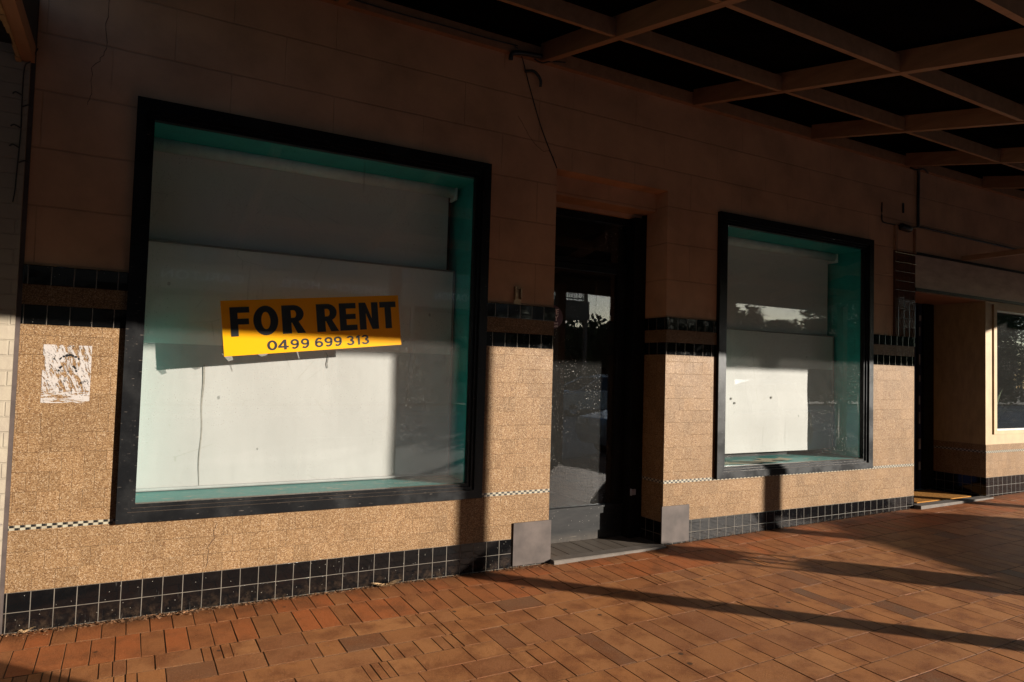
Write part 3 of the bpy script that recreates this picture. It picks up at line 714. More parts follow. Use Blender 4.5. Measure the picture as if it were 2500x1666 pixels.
# cables on the wall and under the awning
def cable(name, label, pts, r=.004, extra=()):
    m = MB(); 
    def sm(pts, k=5):
        P = [Vector(p) for p in pts]; out = []
        for i in range(len(P)-1):
            p0, p1, p2, p3 = P[max(i-1,0)], P[i], P[i+1], P[min(i+2,len(P)-1)]
            for s in range(k):
                t = s/k; out.append(.5*((2*p1)+(p2-p0)*t+(2*p0-5*p1+4*p2-p3)*t*t+(3*p1-p0-3*p2+p3)*t**3))
        return out+[P[-1]]
    m.tube(sm(pts), r, 6)
    for q, rr in extra: m.tube(sm(q), rr, 7)
    o = m.build(name, M['cable'], base=pts[0], smooth=True); tag(o, label, 'cable'); return o
cable('loose_cable', 'thin black cable running down the wall from the awning to the door corner', [(2.98,-.06,3.99), (3.055,-.03,3.95), (3.15,-.012,3.72), (3.27,-.008,3.42), (3.426,-.006,3.126)], .004,
      [([(3.10,-.012,3.84), (3.16,-.05,3.84), (3.22,-.05,3.79), (3.235,-.03,3.74)], .012), ([(2.95,-.05,3.88), (2.96,-.06,3.93), (3.06,-.07,3.95), (3.2,-.1,3.95)], .018), ([(3.15,-.07,3.93),(3.2,-.1,3.90),(3.27,-.12,3.92),(3.4,-.13,3.94)], .006)])
cable('ledger_cable', 'black cable sagging along the top trim above the left window', [(1.72,-.055,3.99), (2.05,-.058,3.985), (2.4,-.06,3.99), (2.75,-.058,3.992), (3.0,-.06,4.0)], .005)
cable('beam_cable', 'black cable clipped along the underside of the nearest awning beam', [(3.25,-.15,bz(-.15)+.02), (3.245,-.6,bz(-.6)+.03), (3.245,-1.2,bz(-1.2)+.025), (3.245,-2.0,bz(-2.0)+.03), (3.245,-2.6,bz(-2.6)+.03)], .006)
cable('wall_conduit', 'black conduit dropping down the far wall above the brown tiled pilaster', [(8.3,-.06,3.93), (8.36,-.03,3.87), (8.372,-.02,3.80), (8.37,-.018,3.5), (8.37,-.02,3.28)], .016,
      [([(8.37,-.02,3.28), (8.20,-.02,3.255), (8.05,-.02,3.25), (7.85,-.012,3.25), (7.72,-.012,3.255), (7.695,-.012,3.30), (7.697,-.012,3.47)], .007), ([(8.15,-.05,3.93), (8.2,-.1,3.90), (8.3,-.12,3.92), (8.42,-.1,3.90), (8.5,-.05,3.93)], .01), ([(8.38,-.02,3.285), (9.4,-.012,3.275), (11.2,-.012,3.262)], .012), ([(8.02,-.03,3.24),(8.10,-.05,3.225),(8.18,-.03,3.23)], .04), ([(8.10,-.006,3.52),(8.103,-.006,3.41)], .012)])
# fairy light string on the brick edge
cable('light_string', 'dark string of small unlit fairy lights hanging down the white brick edge', [(-.03,-.05,3.2), (-.06,-.05,3.12), (-.085,-.05,3.08), (-.088,-.045,2.9), (-.085,-.045,2.75), (-.088,-.045,2.62), (-.092,-.045,2.5), (-.095,-.045,2.4), (-.102,-.045,2.33)], .0035,
      [([(-.085,-.05,z), (-.085+d*.03,-.06,z+.012), (-.085+d*.045,-.06,z)], .004) for z, d in ((2.92,-1),(2.86,1),(2.74,-1),(2.63,-1),(2.55,1))])

# ------------------------------------------------------------------ left neighbour: white brick
lb = thing('brick_building', 'white painted brick shop wall at the left edge of the picture', 'building', (-2.5, 0, 0))
MB().box(-14, -.062, -.035, 3, -.12, 4.9).build('wall', M['brick'], lb)
MB().box(-.0615, -.0405, -.012, .2, -.12, 4.9).build('gap_strip', simple('dark_seam', (.05, .035, .03), .7, .3, 10), lb)  # dark strip filling the gap between brick and shop wall
h = MB().box(-.10, -.042, -4.5, -.0355, 3.118, 3.214); h.build('beam', M['beam'], lb)
h = MB(); n = 60
for i in range(n):
    y0, y1 = -.04-4.4*i/n, -.04-4.4*(i+1)/n; a = -.10-R.uniform(.008, .032); h.box(a, -.1003, y1+.0003, y0, 3.112-R.uniform(0,.006), 3.16)
h.build('flashing', M['cream'], lb)
MB().box(-.098, -.0425, -4.5, -.0355, 3.2145, 3.5).box(-14, -.101, -4.5, -.0355, 3.2, 3.3).build('awning_soffit', M['dark'], lb)

# ------------------------------------------------------------------ right neighbour
rn = thing('neighbour_shop', 'cream shopfront beside a recessed entry at the far right', 'building', (11, .3, .1))
XC = 9.853; dz = .095
m = MB(); m.box(XR, XC, 0.001, .30, 2.975, ZT); m.box(XC, 25, .001, .30, 2.975, ZT); m.build('wall', M['wall'], rn)
m = MB(); m.box(XR+.001, 16, -.012, .29, 2.575, 2.955).box(XC+.001, 16, -.003, .28, 2.9555, 2.974); m.build('sign_panel', M['cream_dk'], rn)
m = MB(); m.box(XR+.03, 16, -.02, -.0125, 2.957, 2.985).box(XR+.001, 16, -.022, .0, 2.5405, 2.574); m.build('panel_trim', M['frame'], rn)
m = MB(); m.box(XR+.0, XC-.001, .0, .66, 2.53, 2.54).box(XR, XR+.005, T+.001, .66, 1.9, 2.53); m.build('entry_soffit', M['beam'], rn)
m = MB()
m.box(XC, 10.0, 0, .66, .735, 2.539).box(10.0003, 16, 0, .06, .735, .86).box(10.0003, 16, 0, .06, 2.503, 2.54)
m.build('cream_panel', M['cream'], rn)
m = MB()
for a, b, c_, d in ((10.03, 16, .8605, .905), (10.03, 16, 2.44, 2.5025)): m.box(a, b, -.012, .05, c_, d)
m.box(10.0005, 10.028, .012, .05, .8605, 2.5025).box(10.03, 10.10, -.012, .05, .9055, 2.4395)
m.box(12.3, 12.38, -.012, .05, .9055, 2.4395)
wn = m.build('window', M['cream'], rn)
m = MB().box(10.1004, 10.122, .004, .045, .9055, 2.4395).box(10.1222, 12.2995, .004, .045, .9055, .93).box(10.1222, 12.2995, .004, .045, 2.415, 2.4395); m.build('inner_frame', simple('grey_aluminium', (.30, .28, .26), .4, .1, 8, .5, .4), wn)
MB().box(10.1224, 12.2993, .024, .03, .9302, 2.4148).build('pane', M['doorglass'], wn)
MB().box(12.3805, 15.9, .024, .03, .9055, 2.4395).build('pane', M['doorglass'], wn)
m = MB(); m.box(XC-.007, XC-.0002, -.007, .66, .33, .632).box(XC-.007, XC-.0002, -.007, .66, .661, .735).box(XC, 16, -.007, -.0005, .33, .632).box(XC, 16, -.007, -.0005, .661, .7345)
m.build('terrazzo_tiling', M['terr'], rn)
m = MB(); m.box(XC-.0078, XC-.0002, -.0078, .66, .6325, .6605).box(XC, 16, -.0078, -.0005, .6325, .6605); m.build('checker_strip', m_checker('checker_mosaic_high', .6325), rn)
m = MB(); m.box(XC-.0088, XC-.0002, -.0088, .66, 0, .3295).box(XC, 16, -.0088, -.0005, 0, .3295); m.build('black_tile_skirting', m_blacktile('black_glazed_tile_high', offz=.222), rn)
m = MB(); m.box(XC, 16, -.0003, .25, .0, .734); m.build('plinth', M['dark'], rn)
m = MB(); m.box(XR+.005, 9.62, .66, .70, .1, 2.53); nd = m.build('door', M['navy'], rn)
m = MB(); m.box(9.62, XC-.009, .63, .70, .1, 2.53).box(9.50, 9.535, .645, .6595, .1, 2.5); m.build('door_frame', M['frame'], rn)
PN = simple('notice_paper', (.35, .31, .28), .7, .4, 6)
for z in (.35, .62, .95, 1.2, 1.5, 1.72, 2.1, 2.3): MB().box(9.545, 9.575+R.uniform(0,.02), .652, .6595, z, z+R.uniform(.06,.16)).build('door_notice', PN, nd)
m = MB().box(XR+.35, XR+.43, -.035, -.0005, 2.0, 2.001)
m = MB().box(XR, XC, -.09, .03, -.05, G(9)+.028); m.build('threshold', M['concrete'], rn, bevel=.003)
m = MB().box(XR, XC-.009, .0305, .70, -.05, G(9)+.006); m.build('entry_floor', M['dark'], rn)
m = MB().box(10, 16, 3.0, 3.1, 0, 2.9).box(XC, XC+.05, .67, 3, .1, 2.9).box(15.9, 16, .31, 3, .0, 2.9).box(XC, 16, .31, 3, 2.9, 2.95).box(XC+.06, 15.9, .31, 3, .5, .52); m.build('interior_shell', M['dark'], rn)
mt = MB().box(8.55, 9.70, .09, .60, G(9)+.0065, G(9)+.022); o = mt.build('door_mat', M['mat'], base=(9.1, .35, G(9)), bevel=.004); tag(o, 'orange coir door mat lying in the recessed entry at the right', 'mat')
# brown tiled pilaster on the party line
pl = MB().box(7.928, 8.316, -.020, -.0212+.0207, 2.001, 2.965); pl.build('pilaster_tiles', M['brown_tile'], shop)
MB().box(7.928, 7.965, -.03, -.0005, 2.967, 3.25).build('pilaster_strip', M['beam'], shop); MB().box(8.30, 8.316, -.03, -.0005, 2.967, 3.25).build('pilaster_strip', M['beam'], shop)
bk = MB().box(9.31, 9.35, -1.6, -.0005, 2.985, 3.045); bk.build('sign_arm', M['beam'], rn)
# potted plant inside the cream window
pt = thing('potted_plant', 'dark broad leaved pot plant standing behind the cream shop window', 'plant', (10.75, .35, .52))
MB().lathe([(.10, .525), (.13, .56), (.15, .80), (.14, .80)], 10.75, .35, 16).build('pot', M['dark'], pt)
lf = MB()
for i in range(9):
    a = i*2.4; L = R.uniform(.5, .85); t = R.uniform(.35, .9); pr = None
    for s in range(7):
        k = s/6; r = L*k*t; z = .8+L*k*1.1-.5*k*k*t; wd = .05*math.sin(math.pi*min(1, k*1.02+.03))
        cx, cy = 10.75+math.cos(a)*r, .42+math.sin(a)*r*.5; q = ((cx-math.sin(a)*wd, cy+math.cos(a)*wd, z), (cx+math.sin(a)*wd, cy-math.cos(a)*wd, z))
        if pr: lf.quad([pr[0], pr[1], q[1], q[0]])
        pr = q
lf.build('foliage', M['leaf'], pt)

# ------------------------------------------------------------------ footpath of clay pavers
pv = MB(); 
CR = .010
def gz(x, y): return G(x) + .02*y
TONE = [.2, 1.0]
def paver(x0, x1, y0, y1):
    g = .0019; x0 += g; x1 -= g; y0 += g*1.1; y1 -= g*1.1
    if x1-x0 < .012 or y1-y0 < .012: return
    h = R.gauss(0, .0007); tx = R.gauss(0, .0022); ty = R.gauss(0, .0020); cx, cy = (x0+x1)/2, (y0+y1)/2
    val = R.uniform(*TONE)
    Z = lambda x, y: gz(x, y) + h + tx*(x-cx) + ty*(y-cy)
    c = .0015; jit = lambda: R.uniform(-.0012, .0012)
    o = [(x0+jit(), y0+jit()), (x1+jit(), y0+jit()), (x1+jit(), y1+jit()), (x0+jit(), y1+jit())]
    i = [(o[0][0]+c, o[0][1]+c), (o[1][0]-c, o[1][1]+c), (o[2][0]-c, o[2][1]-c), (o[3][0]+c, o[3][1]-c)]
    top = [(p[0], p[1], Z(*p)) for p in i]; md = [(p[0], p[1], Z(*p)-.0016) for p in o]; bt = [(p[0], p[1], Z(*p)-.03) for p in o]
    pv.quad(top, val)
    for k in range(4):
        j = (k+1) % 4; pv.quad([md[k], md[j], top[j], top[k]], 2.0); pv.quad([bt[k], bt[j], md[j], md[k]], 3.0)
def row(xa, xb, y0, y1, widths, groove=.25, tint=None):
    x = xa
    while x < xb:
        wd = R.choice(widths)*R.uniform(.97, 1.03)
        if wd > .19 and R.random() < groove:     # scored paver: a few narrow ribs at one end
            n = R.choice((2, 3)); q = x
            main = wd*R.uniform(.45, .6); parts = [main]+[(wd-main)/n]*n
            if R.random() < .5: parts.reverse()
            for p in parts: paver(q, q+p, y0, y1); q += p
        else: paver(x, x+wd, y0, y1)
        x += wd
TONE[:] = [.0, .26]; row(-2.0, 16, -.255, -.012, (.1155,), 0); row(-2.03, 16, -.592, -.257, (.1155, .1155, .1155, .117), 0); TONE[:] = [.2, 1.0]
y = -.594; k = 0
depths = (.18, .185, .183, .187, .182, .186)
for d in depths:
    xb = 2.1+.09*k
    # left part: stretchers, ends ragged; right part starts exactly where the left one stopped
    x = -2.2+R.uniform(0, .2)
    while x < xb:
        wd = R.choice((.22, .28, .13, .24, .33))*R.uniform(.97, 1.03)
        x2 = x+wd if x+wd < xb else xb
        if wd > .19 and x2-x > .18 and R.random() < .3:
            n = R.choice((2, 3)); main = (x2-x)*R.uniform(.45, .62); q = x
            parts = [main]+[(x2-x-main)/n]*n
            if R.random() < .5: parts.reverse()
            for p in parts: paver(q, q+p, y-d, y); q += p
        else: paver(x, x2, y-d, y)
        x = x2
    y -= d; k += 1
yl = y
y = -.594
for i, (d, ws) in enumerate(((.19, (.16,.24,.3,.13)), (.185, (.16,.24,.28,.2)), (.30, (.12,.13,.2,.24,.15)), (.428, (.115,.13,.16,.24)))):
    # stagger with the left field row by row
    top, bot = y, y-d
    q = [(-.594-sum(depths[:k]), 2.1+.09*k) for k in range(6)]
    xs = max([xx for yy, xx in q if yy > bot+1e-6 and yy-.19 < top-1e-6] or [2.1])
    for kk in range(6):   # fill the wedge between both fields
        ya = -.594-sum(depths[:kk]); yb = ya-depths[kk]; a = max(yb, bot); b = min(ya, top)
        if b-a > .02 and xs-(2.1+.09*kk) > .015: paver(2.1+.09*kk, xs, a, b)
    row(xs, 16, bot, top, ws, .25); y = bot
yb0 = y
if yl-yb0 > .02: pass
row(-2.2, 16, yl-.30, min(yl, yb0), (.115, .13, .16, .24), .12)
y = yl-.30
for d in (.27, .20, .21, .25, .20, .22, .24, .20, .26, .2, .22, .24, .2, .22, .25, .2, .2):
    row(-2.2+R.uniform(0,.2), 16, y-d, y, (.12, .14, .21, .26, .23, .28, .17), .16); y -= d
    if y < -4.6: break
o = pv.build('footpath', M['paver']); tag(o, kind='structure')
m = MB(); 
for i in range(37):
    a, b = -2.5+.5*i, -2.5+.5*(i+1)
    m.quad([(a,-4.72,gz(a,-4.72)-.0045), (b,-4.72,gz(b,-4.72)-.0045), (b,-.0095,G(b)-.0045), (a,-.0095,G(a)-.0045)])
tag(m.build('joint_bed', M['bed']), kind='structure')
m = MB().box(-8, 3.2, -4.95, -4.72, -.35, -.112).hexa([(3.2,-4.95,-.35),(40,-4.95,-.35),(40,-4.72,-.35),(3.2,-4.72,-.35),(3.2,-4.95,-.112),(40,-4.95,.44),(40,-4.72,.44),(3.2,-4.72,-.112)]); tag(m.build('kerb', M['concrete'], bevel=.02), kind='structure')
m = MB().quad([(-80,-19,-.25), (140,-19,-.25), (140,-4.94,-.25), (-80,-4.94,-.25)]); tag(m.build('road', M['street_bounce']), kind='structure')
m = MB().quad([(-400,-400,-.33), (400,-400,-.33), (400,400,-.33), (-400,400,-.33)]); tag(m.build('ground', simple('earth', (.16, .13, .09), .9, .3, .4)), kind='structure')
m = MB().box(-80, 140, -22.6, -19.001, -.4, -.1); tag(m.build('far_footpath', M['street_bounce']), kind='structure')
m = MB()
for i in range(14): m.quad([(-20+6*i,-12.0,-.246), (-17+6*i,-12.0,-.246), (-17+6*i,-11.88,-.246), (-20+6*i,-11.88,-.246)])
tag(m.build('road_marking', simple('road_paint', (.6, .6, .58), .7, .2, 9)), kind='structure')

# leaf litter and dirt along the wall base
lt = MB(); dirt = MB()
def crumb(x, y, s, flat=.5):
    a = R.uniform(0, 6.28); z = gz(x, y)+.003; n = R.choice((3, 4, 5)); tl = R.uniform(-.5, .5)
    pts = []
    for i in range(n):
        b = a+6.283*i/n; r = s*R.uniform(.5, 1)*(1 if i % 2 else .55); pts.append((x+r*math.cos(b), y+r*math.sin(b)*.8, z+abs(r*math.sin(b-a)*tl)+R.uniform(0,.004)))
    lt.quad(pts, R.random())
for i in range(4200):
    x = R.uniform(-.1, 3.2) if R.random() < .8 else R.uniform(3.0, 8.3)
    dens = .35+.65*math.exp(-((x-.75)/.8)**2)+.4*math.exp(-((x-2.3)/.25)**2)
    if R.random() > dens or (DR[0] < x < DR[1]-.03): continue
    crumb(x, -.010-abs(R.gauss(0, .026)), R.uniform(.005, .017))
for i in range(90): crumb(R.uniform(.5, .95), -.03-abs(R.gauss(0,.025)), R.uniform(.014, .032))
for i in range(160): crumb(R.uniform(3.05, 3.5), -.04-abs(R.gauss(0,.03)), R.uniform(.004, .016))
for i in range(50): crumb(R.gauss(4.6,.03), -.05-abs(R.gauss(0,.02)), R.uniform(.004, .014))
for i in range(90): crumb(R.uniform(-.2, 7), -abs(R.gauss(0,.9))-.03, R.uniform(.004, .012))
tag(lt.build('leaf_litter', M['deadleaf']), kind='stuff')
def tuft(name, label, x, y, n, hh, sp):
    m = MB()
    for i in range(n):
        a = R.uniform(0, 6.28); l = R.uniform(.4, 1)*hh; q = []
        for s in range(5):
            k = s/4; q.append((x+R.uniform(-.01,.01)+math.cos(a)*sp*k*l/hh+R.gauss(0,.1)*.01, y-abs(math.sin(a))*sp*.6*k, gz(x,y)+l*k-.6*l*k*k+.004))
        m.tube(q, .0011, 3, .0005)
    o = m.build(name, M['straw'], base=(x, y, gz(x, y))); tag(o, label, 'weed')
tuft('dry_weed', 'larger straw coloured dead weed at the skirting below the left window', 2.10, -.03, 90, .075, .11)
tuft('dry_weed', 'small wispy dead weed at the skirting corner by the white brick', .06, -.02, 26, .06, .05)

# ------------------------------------------------------------------ kerbside: litter bin, parked car
bn = thing('litter_bin', 'round dark green litter bin standing at the kerb under the awning', 'bin', (8.3, -4.1, G(8.3)-.02))
MB().lathe([(.19, .06), (.20, .10), (.20, .80), (.195, .82)], 8.3, -4.1).build('bin_body', M['bin'], bn)
MB().lathe([(.205, .96), (.21, .985), (.15, 1.06), (.02, 1.09)], 8.3, -4.1).build('lid', M['steel'], bn)
for a in range(4): MB().box(8.3+.18*math.cos(a*1.571+.5)-.012, 8.3+.18*math.cos(a*1.571+.5)+.012, -4.1+.18*math.sin(a*1.571+.5)-.012, -4.1+.18*math.sin(a*1.571+.5)+.012, .8, .97).build('lid_post', M['bin'], bn)
def make_car(label, x0, yn, group):
    """wagon, nose at x0 pointing -x, near flank at y=yn, 1.75 wide"""
    c = thing('parked_car', label, 'car', (x0+2.2, yn-.87, -.25), group)
    zb = -.25; Wd = 1.75
    prof = [(0,.48),(.02,.68),(.10,.82),(1.00,.98),(1.10,1.02),(3.75,1.10),(4.38,1.08),(4.46,.80),(4.46,.46),(4.30,.28),(.15,.27)]
    b = MB(); k = len(prof); secs = []
    for y, ins in ((yn,.05),(yn-.08,0),(yn-Wd+.08,0),(yn-Wd,.05)):
        secs.append([(x0+2.23+(p[0]-2.23)*(1-ins*.25), y, zb+p[1]-(.02 if ins and p[1] > .7 else 0)) for p in prof])
    for s in secs: b.v += s
    for s in range(3):
        for i in range(k):
            j = (i+1) % k; b.f.append((s*k+i, s*k+j, (s+1)*k+j, (s+1)*k+i)); b.a.append(0)
    b.f.append(tuple(range(k))); b.f.append(tuple(range(4*k-1, 3*k-1, -1))); b.a += [0, 0]
    body = b.build('body', M['carpaint'], c, bevel=.02)
    lo = [(1.20,.90),(4.05,.95)]; hi = [(1.98,1.44),(3.35,1.47)]
    def cab(z0, z1, yo):  # pillar points
        return None
    r = MB(); y0, y1 = yn-.07, yn-Wd+.07; t0, t1 = yn-.25, yn-Wd+.25
    r.hexa([(x0+2.20,t1,zb+1.56),(x0+4.16,t1,zb+1.62),(x0+4.16,t0,zb+1.62),(x0+2.20,t0,zb+1.56),(x0+2.90,t1+.05,zb+1.69),(x0+4.02,t1+.05,zb+1.70),(x0+4.02,t0-.05,zb+1.70),(x0+2.90,t0-.05,zb+1.69)])
    r.build('roof', M['carpaint'], c, bevel=.012)
    g = MB(); g.hexa([(x0+1.08,y1,zb+1.01),(x0+4.36,y1,zb+1.08),(x0+4.36,y0,zb+1.08),(x0+1.08,y0,zb+1.01),(x0+2.205,t1+.002,zb+1.559),(x0+4.155,t1+.002,zb+1.619),(x0+4.155,t0-.002,zb+1.619),(x0+2.205,t0-.002,zb+1.559)])
    g.build('window_glass', M['carglass'], c)
    for a, b_ in (((1.10,1.02),(2.22,1.57)), ((2.62,1.05),(2.70,1.58)), ((3.5,1.07),(3.5,1.60)), ((4.34,1.09),(4.14,1.63))):
        for ya, yb in ((y0+.004, t0+.002), (y1-.004, t1-.002)): MB().tube([(x0+a[0], ya, zb+a[1]), (x0+b_[0], yb, zb+b_[1])], .03, 6).build('pillar', M['carpaint'], c)
    for wx in (.82, 3.55):
        for wy, s in ((yn-.02, 1), (yn-Wd+.02, -1)):
            tm = MB().tube([(x0+wx, wy+.012*s, zb+.31), (x0+wx, wy-.19*s, zb+.31)], .31, 24); wh = tm.build('wheel', M['tyre'], c)
            MB().tube([(x0+wx, wy+.02*s, zb+.31), (x0+wx, wy+.0125*s, zb+.31)], .20, 16).build('rim', M['steel'], wh)
    for wy in (yn-.28, yn-Wd+.28):
        MB().box(x0-.012, x0+.05, wy-.18, wy+.18, zb+.66, zb+.80).build('headlight', M['lamp'], c); MB().box(x0+4.40, x0+4.472, wy-.2, wy+.2, zb+.80, zb+.98).build('tail_light', M['red'], c)
    return c
make_car('silver wagon parked along the near kerb beside the litter bin', 8.85, -5.02, 'cars parked in the street')
car2 = make_car('silver wagon parked across the street in front of the hotel', 15.0, -17.0, 'cars parked in the street')

# ------------------------------------------------------------------ across the street
ht = thing('hotel_building', 'hotel across the street, raised to block sky light, with a lettered verandah and balcony', 'building', (9, -26, 0))
MB().box(-8, 16.4, -36, -24.5, -.1, 11.6).box(-8.3, 16.7, -24.5, -24.2, 11.0, 12.0).build('wall', M['hotel'], ht)  # hotel wall drawn taller and longer to block sky light
for i in range(8):
    for z0, z1 in ((.9, 3.0), (5.2, 7.0), (8.3, 10.1)):
        x = -6+2.75*i; f = MB().box(x-.08, x+1.28, -24.495, -24.40, z0-.08, z1+.08); wf = f.build('window', M['hotel_trim'], ht); MB().box(x, x+1.2, -24.395, -24.38, z0, z1).build('pane', M['carglass'], wf)
MB().box(-8, 19.4, -24.45, -21.2, 4.05, 4.25).box(-8, 19.4, -21.2, -21.1, 3.95, 4.85).build('verandah', M['hotel_trim'], ht)
MB().box(-8, 16.9, -24.45, -21.0, 7.2, 7.4).build('verandah_roof', M['hotel_trim'], ht)
for x in [-7.8+3.02*i for i in range(9)]+[19.3]: MB().box(x-.08, x+.08, -21.35, -21.2, -.05, 7.2 if x < 17 else 5.9).build('verandah_post', M['hotel_trim'], ht)
m = MB(); m.box(-8, 19.3, -21.3, -21.24, 5.75, 5.82).box(-8, 19.3, -21.3, -21.24, 4.95, 5.0)
for i in range(207): m.box(-7.9+.131*i, -7.88+.131*i, -21.28, -21.26, 4.3, 5.75)
m.box(19.2, 19.26, -24.4, -21.3, 5.75, 5.82)
for i in range(24): m.box(19.22, 19.24, -24.3+.125*i, -24.28+.125*i, 4.3, 5.75)
for i in range(9):
    cx = -6.3+3.02*i
    for r_ in (.16, .10): m.tube([(cx+r_*math.cos(a*.5236), -21.27, 5.35+r_*1.4*math.sin(a*.5236)) for a in range(13)], .016, 5)
    for r_ in (.14,): m.tube([(cx+r_*math.cos(a*.5236), -21.27, 4.85+r_*1.5*math.sin(a*.5236)) for a in range(13)], .016, 5)
m.build('balcony_railing', M['iron'], ht)
for s, cx, wd in (('CARLTON', 2.6, 2.6), ('COMMERCIAL HOTEL', 7.4, 4.6), ('ACCOMMODATION', 12.9, 3.4)):
    vs, fs = text_mb(s, .42, .004, .02, 1.05); m = MB()
    wv = max(v.x for v in vs)-min(v.x for v in vs)
    m.v = [(cx-v.x*wd/wv, -21.075+v.z, 4.42+v.y) for v in vs]; m.f = fs; m.a = [0.0]*len(fs); m.build('hotel_lettering', M['hletter'], ht)
w2 = thing('sky_block_building', 'unseen three storey block added beyond the hotel to cut sky light', 'building', (-30, -28, 0))  # unseen block added to keep sky light off the footpath
MB().box(-52, -8.35, -36, -23.8, -.1, 10.6).box(-52, -8.36, -23.8, -23.5, 10.2, 11.0).build('wall', M['hotel'], w2)
for i in range(12):
    for z0, z1 in ((.8, 3.0), (4.6, 6.4), (7.6, 9.4)):
        x = -51+3.5*i; f = MB().box(x-.08, x+1.48, -23.79, -23.70, z0-.08, z1+.08); wf = f.build('window', M['hotel_trim'], w2); MB().box(x, x+1.4, -23.695, -23.68, z0, z1).build('pane', M['carglass'], wf)
def crown(mb, cx, cy, cz, rx, rz, n, s):
    cl = [(R.gauss(0,.55), R.gauss(0,.55), R.uniform(-.9,.95)) for _ in range(26)]
    for i in range(n):
        c = R.choice(cl); k = .42*(1-.3*abs(c[2]))
        p = (cx+rx*(c[0]*(1.05-.45*max(0,c[2]))+R.gauss(0,k*.45)), cy+rx*(c[1]*(1.05-.45*max(0,c[2]))+R.gauss(0,k*.45)), cz+rz*(c[2]+R.gauss(0,k*.4)))
        if p[2] > cz+rz*1.02: continue
        a, b = R.uniform(0,6.28), R.uniform(-1,1); u = Vector((math.cos(a), math.sin(a), b*.6))*s*R.uniform(.6,1.3); v = Vector((-math.sin(a)*.5, math.cos(a)*.5, R.uniform(-.8,.8)))*s*R.uniform(.4,.9)
        P = Vector(p); mb.quad([P-u, P-v*.6, P+u, P+v*.6], R.random())
def branches(mb, p, d, L, r, depth, bare=False):
    q = [p]; cur = Vector(p); dd = Vector(d)
    for i in range(4):
        dd = (dd+Vector((R.gauss(0,.12), R.gauss(0,.12), R.gauss(.02,.08)))).normalized(); cur = cur+dd*L/4; q.append(tuple(cur))
    mb.tube(q, r, 6, r*.6)
    if depth:
        for i in range(3 if not bare else 4):
            a = R.uniform(0, 6.28); nd = (dd*.8+Vector((math.cos(a)*.75, math.sin(a)*.75, R.uniform(.0,.5)))).normalized()
            branches(mb, q[R.choice((2, 3, 4))], nd, L*R.uniform(.5, .75), r*.55, depth-1, bare)
def tree(label, x, y, h, rx, n, bare=False, low=.64):
    t = thing('street_tree', label, 'tree', (x, y, -.1), 'trees across the street')
    m = MB(); m.tube([(x,y,-.1), (x+.05,y,h*.18), (x-.04,y+.05,h*.36)], .16, 8, .11)
    for i in range(5):
        a = i*1.26+R.uniform(-.3,.3); branches(m, (x-.04,y+.05,h*.34), (math.cos(a)*.7, math.sin(a)*.7, .9), h*(.34 if bare else .3), .06, 3 if bare else 2, bare)
    m.build('trunk', M['bark'], t)
    if not bare:
        c = MB(); crown(c, x, y, h*low, rx, h*(1-low)*.93, int(n*1.25), .25); c.build('crown', M['leaf'], t)
tree('dense dark tree across the street, nearest the hotel', 28.0, -27, 5.3, 2.3, 6500, low=.50)
tree('broad dense tree across the street left of the bare tree in the window reflection', 32.6, -25.5, 6.4, 2.1, 9000, low=.50)
tree('leafless tree with thin spreading branches across the street', 39.6, -24, 6.5, 1.5, 0, True)
tree('low rounded tree across the street left behind the leafless tree', 36.0, -27, 5.6, 1.9, 6000, low=.50)
tree('low rounded tree across the street right behind the leafless tree', 40.0, -27.5, 5.6, 2.2, 6000, low=.50)
tree('small tree across the street right of the leafless tree', 43.6, -28, 5.9, 1.9, 6000, low=.50)
tree('tall broad tree across the street, right of the small trees', 47.5, -26, 10.5, 3.4, 14000, low=.50)
tree('tall tree across the street beyond the broad one', 54, -27, 11, 4.0, 12000, low=.50)
tree('very tall dense tree across the street near the far end', 62.5, -28, 12.5, 4.6, 13000, low=.50)
tree('farthest tall tree across the street', 73, -28, 13, 5.5, 13000, low=.50)
hd = MB()
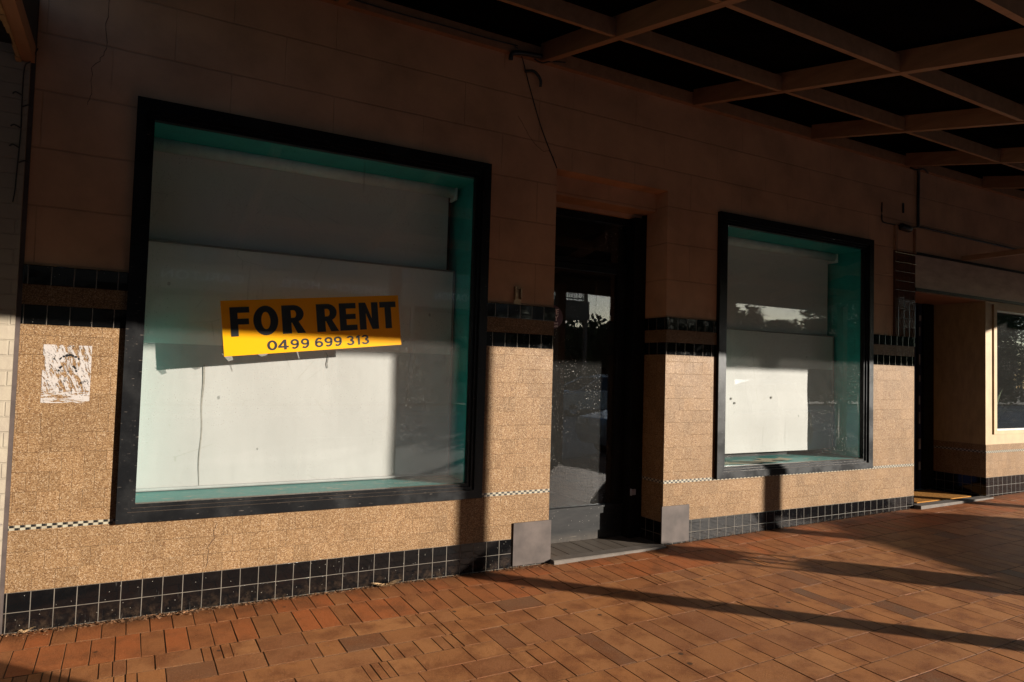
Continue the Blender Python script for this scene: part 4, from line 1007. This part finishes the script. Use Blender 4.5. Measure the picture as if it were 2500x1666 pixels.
for i in range(9000):
    x, y, z = R.uniform(19, 75), -29.5+R.gauss(0,.4), R.uniform(-.1, 4.6+.5*math.sin(i*.01)); u = Vector((R.gauss(0,1), R.gauss(0,1), R.gauss(0,1))).normalized()*.28; v = u.cross(Vector((R.gauss(0,1), R.gauss(0,1), R.gauss(0,1)))).normalized()*.2; P = Vector((x, y, z)); hd.quad([P-u, P-v, P+u, P+v])
hd.box(19, 75, -29.9, -29.7, -.15, 4.3)
tag(hd.build('far_hedge', M['leaf']), kind='stuff')

# ------------------------------------------------------------------ light, sky, camera
SUN = Vector((-.94, 1.0, -.262)).normalized()
sl = bpy.data.lights.new('sun', 'SUN'); sl.energy = 5.0; sl.angle = rad(.55); sl.color = (1.0, .935, .83)
so = bpy.data.objects.new('sun', sl); COL.objects.link(so); so.rotation_euler = SUN.to_track_quat('-Z', 'Y').to_euler(); so.location = (20, -20, 12)
wd = bpy.data.worlds.new('World'); scene.world = wd; wd.use_nodes = True; nt = wd.node_tree
bg = nt.nodes['Background']; sky = nt.nodes.new('ShaderNodeTexSky'); sky.sky_type = 'NISHITA'; sky.sun_disc = False
sky.sun_elevation = math.asin(-SUN.z); sky.sun_rotation = math.atan2(-SUN.x, -SUN.y); sky.air_density = .8; sky.dust_density = .15
nt.links.new(sky.outputs[0], bg.inputs[0]); bg.inputs[1].default_value = .11
cam = bpy.data.cameras.new('camera'); co = bpy.data.objects.new('camera', cam); COL.objects.link(co)
cam.sensor_width = 36; cam.lens = 24.126; cam.clip_end = 1000; cam.clip_start = .05
yaw, pitch, roll = 0.5079827062228542, 0.043308357801579905, 0.028570885105078586
f = Vector((math.sin(yaw)*math.cos(pitch), math.cos(yaw)*math.cos(pitch), math.sin(pitch))); r = Vector((math.cos(yaw), -math.sin(yaw), 0)); u = r.cross(f)
c_, s_ = math.cos(roll), math.sin(roll); r2 = c_*r+s_*u; u2 = -s_*r+c_*u
co.matrix_world = Matrix(((r2.x, u2.x, -f.x, .490), (r2.y, u2.y, -f.y, -4.617), (r2.z, u2.z, -f.z, 1.489), (0,0,0,1)))
scene.camera = co
vs_ = scene.view_settings; vs_.view_transform = 'Standard'; vs_.look = 'None'; vs_.exposure = 1.3; vs_.gamma = 1
scene.cycles.max_bounces = 8; scene.cycles.transparent_max_bounces = 16; scene.cycles.caustics_reflective = False; scene.cycles.caustics_refractive = False
